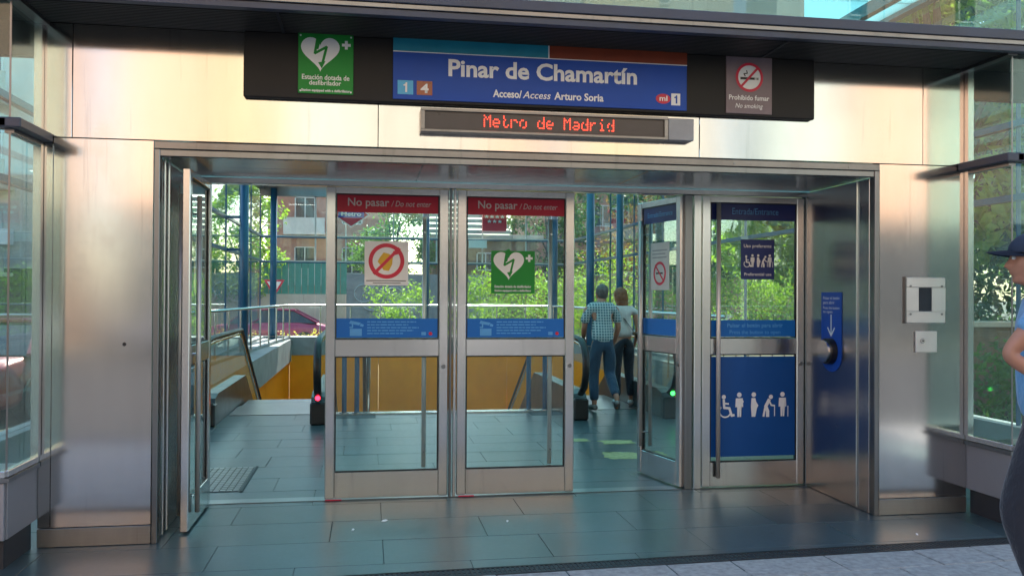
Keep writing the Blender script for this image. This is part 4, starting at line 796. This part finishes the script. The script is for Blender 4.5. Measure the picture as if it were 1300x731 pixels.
car('grey car parked across the near street, mirrored in the steel', (3.5, -13, -.15), 0, (.2, .21, .23, 1))
car('dark car parked across the near street to the left', (-4.5, -13, -.15), 0, (.05, .05, .06, 1))
# yield sign and warning sign
t = thing('yield_sign', 'white triangular yield sign with red border beyond the far glass', 'road sign', (-2.9, 28.6, -.46)); MB().cyl((-2.95, 28.6, -.46), (-2.95, 28.6, 2.0), .03, 10).build('pole', 'grey', t)
MB().prism([(-.32, .5), (.32, .5), (0, -.05)], (-2.95, 28.56, 1.5), (1, 0, 0), (0, 0, 1), (0, .02, 0)).build('border', 'reddk', t); MB().prism([(-.22, .44), (.22, .44), (0, .07)], (-2.95, 28.55, 1.5), (1, 0, 0), (0, 0, 1), (0, .008, 0)).build('face', 'white', t)
t = thing('warning_sign', 'red bordered triangular warning sign above the woman, beyond the glass', 'road sign', (8.2, 28, -.46)); MB().cyl((8.15, 28.1, -.46), (8.15, 28.1, 4.9), .035, 10).build('pole', 'grey', t)
MB().prism([(-.36, 0), (.36, 0), (0, .62)], (8.15, 28.04, 4.3), (1, 0, 0), (0, 0, 1), (0, .02, 0)).build('border', 'reddk', t); MB().prism([(-.24, .07), (.24, .07), (0, .48)], (8.15, 28.03, 4.3), (1, 0, 0), (0, 0, 1), (0, .008, 0)).build('face', 'white', t)
MB().prism([(-.3, .3), (.3, .3), (0, -.25)], (8.15, 28.04, 3.8), (1, 0, 0), (0, 0, 1), (0, .02, 0)).build('border', 'reddk', t)
t = thing('street_lamp', 'slim grey lamp post behind the open left doorway', 'street lamp', (-3.9, 29.3, -.46)); MB().tube([(-3.9, 29.3, -.46), (-3.9, 29.3, 5.5), (-3.6, 29.3, 5.9), (-3.0, 29.3, 6)], [.06, .045, .035, .03], 8).build('pole', 'grey', t); MB().box(-3.1, -2.6, 29.2, 29.4, 5.95, 6.03, .02).build('lamp_head', 'grey', t)

# ------------------------------------------------------------------ people
def skin(verts, edges, rad, sub=2, root=0):
    me = bpy.data.meshes.new('sk'); me.from_pydata([tuple(v) for v in verts], edges, [])
    o = bpy.data.objects.new('sk', me); COL.objects.link(o); md = o.modifiers.new('s', 'SKIN'); md.use_smooth_shade = True
    md.branch_smoothing = .6
    for i, r in enumerate(rad):
        d = me.skin_vertices[0].data[i]; d.radius = r if isinstance(r, tuple) else (r, r); d.use_root = (i == root)
    m2 = o.modifiers.new('u', 'SUBSURF'); m2.levels = sub; m2.render_levels = sub
    dg = bpy.context.evaluated_depsgraph_get(); dg.update(); out = bpy.data.meshes.new_from_object(o.evaluated_get(dg)); bpy.data.objects.remove(o); bpy.data.meshes.remove(me); return out
def chain(lst):      # list of chains; each chain is a list of (xyz, r); shared first points are merged by position
    V = []; E = []; Rr = []; idx = {}
    def gi(p, r):
        k = tuple(round(c, 4) for c in p)
        if k not in idx: idx[k] = len(V); V.append(p); Rr.append(r)
        return idx[k]
    for ch in lst:
        ids = [gi(p, r) for p, r in ch]
        for a, b_ in zip(ids, ids[1:]): E.append((a, b_))
    return V, E, Rr
def remesh(meshes, vox):
    bm = bmesh.new()
    for m_ in meshes: bm.from_mesh(m_)
    me = bpy.data.meshes.new('j'); bm.to_mesh(me); bm.free(); o = bpy.data.objects.new('j', me); COL.objects.link(o)
    md = o.modifiers.new('r', 'REMESH'); md.mode = 'VOXEL'; md.voxel_size = vox; s_ = o.modifiers.new('sm', 'SMOOTH'); s_.iterations = 3; s_.factor = .5
    dg = bpy.context.evaluated_depsgraph_get(); dg.update(); out = bpy.data.meshes.new_from_object(o.evaluated_get(dg)); bpy.data.objects.remove(o); return out
def head_mesh(mat):      # local: face towards -Y, centre of head at origin, height .23
    bm = bmesh.new(); nz, na = 30, 36; rings = []
    front = [(-.115, .045), (-.1, .088), (-.085, .092), (-.07, .084), (-.055, .09), (-.045, .094), (-.035, .09), (-.02, .092), (0, .088), (.02, .088), (.035, .094), (.06, .094), (.085, .08), (.105, .05), (.115, .0)]
    def ip(z):
        for (a, b_), (c, d) in zip(front, front[1:]):
            if z <= c: return b_ + (d - b_) * (z - a) / (c - a)
        return 0
    for i in range(nz + 1):
        z = -.115 + .23 * i / nz; f = ip(z); k = max(0, 1 - (max(z - .02, 0) / .096) ** 2.2) ** .5
        back = .1 * k if z > -.03 else .1 * (1 - ((-.03 - z) / .085) * .55); wid = .076 * k if z > -.02 else .076 * (1 - ((-.02 - z) / .095) * .5)
        rg = []
        for j in range(na):
            a = 2 * pi * j / na; cx, cy = sin(a), -cos(a)
            y = cy * (f if cy < 0 else back); x = cx * wid
            if cy < 0:
                w = max(0, 1 - (abs(x) / .026)) ** .8; nose = .036 * w * max(0, 1 - abs(z + .02) / .026)
                if z > -.02: nose = .036 * w * max(0, 1 - (z + .02) / .05)
                eye = .012 * math.exp(-((abs(x) - .032) / .014) ** 2 - ((z - .012) / .012) ** 2)
                lip = .012 * math.exp(-(x / .024) ** 2 - ((abs(z + .056) - .007) / .006) ** 2); y -= nose + lip; y += eye
            rg.append(bm.verts.new((x, y, z)))
        rings.append(rg)
    for a, b_ in zip(rings, rings[1:]):
        for j in range(na): bm.faces.new((a[j], a[(j + 1) % na], b_[(j + 1) % na], b_[j]))
    bm.faces.new(rings[0]); bm.faces.new(rings[-1])
    for s in (-1, 1): bmesh.ops.create_uvsphere(bm, u_segments=10, v_segments=8, radius=.03, matrix=Matrix.Translation((s * .078, .012, -.002)) @ Matrix.Diagonal((.25, .6, 1, 1)))
    bmesh.ops.recalc_face_normals(bm, faces=bm.faces); me = bpy.data.meshes.new('head'); bm.to_mesh(me); bm.free(); me.transform(mat); return me
def hand(w, d, palm, side, curl=.5, s=1):
    """chains for five fingers; w wrist, d direction of hand, palm = palm normal, side = direction of the thumb"""
    w, d, palm, side = Vector(w), Vector(d).normalized(), Vector(palm).normalized(), Vector(side).normalized(); L = []
    p0 = w + d * .035 * s; p1 = w + d * .075 * s
    L.append([(tuple(w), .023 * s), (tuple(p0), (.03 * s, .016 * s)), (tuple(p1), (.03 * s, .014 * s))])
    for i, (o, ln) in enumerate(((.03, .068), (.01, .078), (-.01, .072), (-.028, .056))):
        b0 = p1 + side * o * s + d * .012 * s; c = curl * (1 + .12 * i); dd = d; pts = [(tuple(p1), (.03 * s, .014 * s)), (tuple(b0), .0095 * s)]; p = b0
        for k, seg in enumerate((.45, .32, .23)):
            dd = (dd * cos(c * .8) + palm * sin(c * .8)).normalized(); p = p + dd * ln * seg * s; pts.append((tuple(p), (.0088 - .0009 * k) * s))
        L.append(pts)
    t0 = w + d * .03 * s + side * .03 * s; t1 = t0 + (d * .6 + side * .6 + palm * .4).normalized() * .034 * s; t2 = t1 + (d * .8 + palm * .5).normalized() * .028 * s
    L.append([(tuple(p0), (.03 * s, .016 * s)), (tuple(t0), .0125 * s), (tuple(t1), .0105 * s), (tuple(t2), .009 * s)]); return L
def person(label, loc, rz, J, cl, H=None):
    """J: joint dict (local coordinates, facing -Y); cl: clothing"""
    t = thing('person', label, 'person', loc, rz, None, world=False)
    V = lambda k: Vector(J[k]); s = J.get('s', 1)
    body = []
    pel, ch, nk, hd = V('pelvis'), V('chest'), V('neck'), V('head')
    body.append([(tuple(pel), (.14 * s, .1 * s)), (tuple(pel.lerp(ch, .5)), (.125 * s, .09 * s)), (tuple(ch), (.14 * s, .1 * s)), (tuple(nk), .055 * s), (tuple(hd - Vector((0, 0, .05))), .05 * s)])
    sleeves = []; legs = []
    for sd_ in 'lr':
        sh, el, wr = V('sh' + sd_), V('el' + sd_), V('wr' + sd_); hip, kn, an, toe = V('hip' + sd_), V('kn' + sd_), V('an' + sd_), V('toe' + sd_)
        body.append([(tuple(ch), (.14 * s, .1 * s)), (tuple(sh), .056 * s), (tuple(sh.lerp(el, .5)), .048 * s), (tuple(el), .04 * s), (tuple(el.lerp(wr, .35)), .04 * s), (tuple(wr), .026 * s)])
        d = (wr - el).normalized(); pn = Vector(J['palm' + sd_]); th = Vector(J['th' + sd_]); body += hand(wr, J.get('hd' + sd_, d), pn, th, J.get('curl', .45), s)
        body.append([(tuple(pel), (.14 * s, .1 * s)), (tuple(hip), .088 * s), (tuple(hip.lerp(kn, .5)), .075 * s), (tuple(kn), .056 * s), (tuple(kn.lerp(an, .3)), .055 * s), (tuple(an), .036 * s), (tuple(an.lerp(toe, .45) - Vector((0, 0, .02))), .036 * s), (tuple(toe), .028 * s)])
        sleeves.append((sh, el, wr)); legs.append((hip, kn, an))
    bmesh_ = skin(*chain(body)); hm = head_mesh(Matrix.Translation(hd) @ Matrix.Rotation(J.get('hz', 0), 4, 'Z') @ Matrix.Rotation(J.get('hx', 0), 4, 'X') @ Matrix.Scale(s, 4))
    bo = add('body', remesh([bmesh_, hm], cl.get('vox', .009)), 'skin', t, True)
    # trousers, one mesh
    tr = [[(tuple(pel + (ch - pel) * .25), (.15 * s, .115 * s)), (tuple(pel), (.17 * s, .13 * s))]]
    for hip, kn, an in legs: f = cl.get('flare', .062); e = kn.lerp(an, .9); tr.append([(tuple(pel), (.17 * s, .13 * s)), (tuple(hip), .108 * s), (tuple(hip.lerp(kn, .5)), .098 * s), (tuple(kn), .078 * s), (tuple(kn.lerp(an, .5)), .072 * s), (tuple(e), f * s)])
    add('trousers', skin(*chain(tr)), cl['trousers'], t, True)
    tp = [[(tuple(pel + (ch - pel) * cl.get('hem', -.1)), (.175 * s, .135 * s)), (tuple(pel.lerp(ch, .45)), (.158 * s, .12 * s)), (tuple(ch), (.178 * s, .128 * s)), (tuple(ch.lerp(nk, .45)), (.17 * s, .128 * s)), (tuple(ch.lerp(nk, .85)), (.082 * s, .074 * s))]]
    for sh, el, wr in sleeves: tp.append([(tuple(ch.lerp(nk, .45)), (.17 * s, .128 * s)), (tuple(sh), .092 * s), (tuple(sh.lerp(el, cl.get('sleeve', .75) * .6)), .068 * s), (tuple(sh.lerp(el, cl.get('sleeve', .75))), .066 * s)])
    sm_ = skin(*chain(tp)); print('SHIRT', len(sm_.vertices), [tuple(round(c, 2) for c in p) for p in (tp[0][0][0], tp[0][2][0])])
    add('shirt', sm_, cl['top'], t, True)
    for (hip, kn, an), k in zip(legs, 'lr'):
        toe = V('toe' + k); d = (toe - an); dn = Vector((d.x, d.y, 0)).normalized() if abs(d.z) < .16 else d.normalized()
        heel = an - dn * .05 + Vector((0, 0, -.035)) if abs(d.z) < .16 else an - dn * .02
        add('shoe', skin([tuple(heel), tuple(an.lerp(toe, .4) - Vector((0, 0, .012))), tuple(toe + dn * .02)], [(0, 1), (1, 2)], [(.045 * s, .042 * s), (.048 * s, .042 * s), (.038 * s, .03 * s)]), cl['shoe'], t, True)
    return t, bo
def hair(t, hd, mat, s=1, length=0, hz=0):
    b = MB(); pts = [((0, .022, .03), .098, (.9, 1.02, .98))]
    if length: pts += [((0, .05, -.03), .1, (.98, .75, 1.15)), ((0, .06, -.03 - length * .5), .09, (1.05, .7, 1.2))]
    else: pts += [((0, .045, -.01), .08, (.95, .75, 1))]
    for c, r, sc3 in pts: b.ball(c, r, sc3, 20)
    for v in b.bm.verts: n = math.sin(v.co.x * 190 + v.co.z * 60) * .0022; v.co += v.co.normalized() * n
    b.bm.transform(Matrix.Translation(hd) @ Matrix.Rotation(hz, 4, 'Z') @ Matrix.Scale(s, 4)); b.build('hair', mat, t, True)
# man in the checked shirt, seen from behind (facing +Y: rotated by pi)
J = dict(s=1.02, pelvis=(0, .02, .93), chest=(0, -.04, 1.3), neck=(0, -.1, 1.47), head=(-.03, -.17, 1.57), hx=.45,
         shl=(.2, -.06, 1.39), ell=(.235, -.08, 1.1), wrl=(.2, -.26, .96), shr=(-.2, -.06, 1.39), elr=(-.235, -.04, 1.11), wrr=(-.21, -.18, .9), palml=(0, 0, -1), palmr=(0, 0, -1), thl=(-1, 0, 0), thr=(1, 0, 0),
         hipl=(.1, .02, .88), knl=(.11, -.04, .5), anl=(.12, .05, .09), toel=(.15, -.1, .035), hipr=(-.1, .02, .88), knr=(-.1, .0, .5), anr=(-.12, .3, .2), toer=(-.13, .27, .05))
t, _ = person('man in a teal checked shirt and jeans seen from behind, stepping onto the right escalator', (3.12, 11.45, 0), pi, J, dict(trousers='jeans', top='check', shoe='shoe', hem=-.22, sleeve=.8, vox=.011)); hair(t, (-.03, -.15, 1.585), 'hairg')
J = dict(s=.9, pelvis=(0, .0, .92), chest=(0, -.02, 1.25), neck=(0, -.05, 1.42), head=(.03, -.1, 1.53), hx=.3, hz=.5,
         shl=(.17, -.02, 1.34), ell=(.2, .0, 1.08), wrl=(.19, -.12, .88), shr=(-.17, -.02, 1.34), elr=(-.21, .02, 1.08), wrr=(-.2, -.08, .87), palml=(-1, 0, 0), palmr=(1, 0, 0), thl=(0, -1, 0), thr=(0, -1, 0),
         hipl=(.08, 0, .87), knl=(.09, -.03, .48), anl=(.09, .03, .08), toel=(.1, -.12, .03), hipr=(-.08, 0, .87), knr=(-.09, -.02, .48), anr=(-.1, .05, .08), toer=(-.13, -.1, .03))
t, _ = person('woman with auburn hair in a white top and dark trousers standing beside the man', (3.56, 11.95, 0.01), pi, J, dict(trousers='trousd', top='topw', shoe='shoew', hem=.02, sleeve=.3, vox=.011)); hair(t, (.03, -.08, 1.54), 'haira', .98, .16, .5)
MB().tube([(.1, -.13, 1.38), (.0, .1, 1.2), (-.15, .1, 1.0), (-.22, 0, .9)], .012, 6, (1, .3)).build('bag_strap', 'rubber', t)
# man with the navy cap at the right edge, facing left: local -Y -> world -X  => rz = -90 deg
J = dict(s=1.06, pelvis=(0, .02, 1.0), chest=(0, -.015, 1.37), neck=(0, .0, 1.59), head=(0, -.035, 1.735), hx=.06,
         shl=(.2, -.0, 1.48), ell=(.24, .01, 1.27), wrl=(.25, -.06, 1.17), shr=(-.2, 0, 1.48), elr=(-.27, .12, 1.24), wrr=(-.26, .14, .98), palml=(-1, 0, 0), palmr=(1, 0, 0), thl=(0, -1, 0), thr=(0, -1, 0),
         hipl=(.1, .02, .93), knl=(.11, -.12, .52), anl=(.12, .02, .1), toel=(.12, -.15, .04), hipr=(-.1, .02, .93), knr=(-.1, .06, .52), anr=(-.11, .3, .16), toer=(-.11, .18, .04))
J['ell'] = (.25, -.16, 1.28); J['wrl'] = (.26, .0, 1.17); J['hdl'] = (0, .25, -1); J['thl'] = (0, -1, 0)
t, bo = person('man at the right edge in navy cap, blue polo shirt and dark trousers, walking left', (3.25, 3.8, 0), R(-126), J, dict(trousers='trousd', top='polo', shoe='shoe', hem=-.25, sleeve=.55, vox=.007))
hair(t, (0, -.02, 1.735), 'hairb', 1.03)
b = MB(); b.ball((0, -.02, 1.775), .122, (.84, 1.04, .84), 24); bmesh.ops.bisect_plane(b.bm, geom=b.bm.verts[:] + b.bm.edges[:] + b.bm.faces[:], plane_co=(0, 0, 1.772), plane_no=(0, 0, 1), clear_inner=True); cp = b.build('cap', 'cap', t, True)
b = MB(); br = []; 
for k in range(13):
    a = pi * k / 12; br.append((.088 * cos(a), -.07 - .175 * sin(a) ** .8 if 0 < k < 12 else -.06))
rows = []
for f in (0, .33, .66, 1):
    rows.append([b.bm.verts.new((x, -.06 + (y + .06) * f, 1.79 - .012 * f - .022 * (abs(x) / .08) ** 2 + .01 * f * (1 - f))) for x, y in br])
for p, q in zip(rows, rows[1:]):
    for k in range(12): b.bm.faces.new((p[k], p[k + 1], q[k + 1], q[k]))
bmesh.ops.solidify(b.bm, geom=b.bm.faces[:], thickness=.009); b.build('brim', 'cap', cp)
for s in (-1, 1): MB().ball((s * .034, -.119, 1.747), .012, (1, 1, .8), 12).build('eye', 'white', t, True); MB().ball((s * .034, -.1295, 1.747), .005, (1, .5, 1), 10).build('iris', 'black', t, True)
MB().tube([(-.024, -.122, 1.676), (0, -.131, 1.677), (.024, -.122, 1.676)], .0045, 6, (1, .8)).build('lips', 'reddk' if False else 'skin', t, True)
b = MB(); c0 = Vector(J['wrl']); b.tube([(c0.x + .032 * cos(a), c0.y + .03 * sin(a), c0.z + .012) for a in [2 * pi * k / 16 for k in range(17)]], .008, 6); b.build('watch', 'fasciaL', t, True)
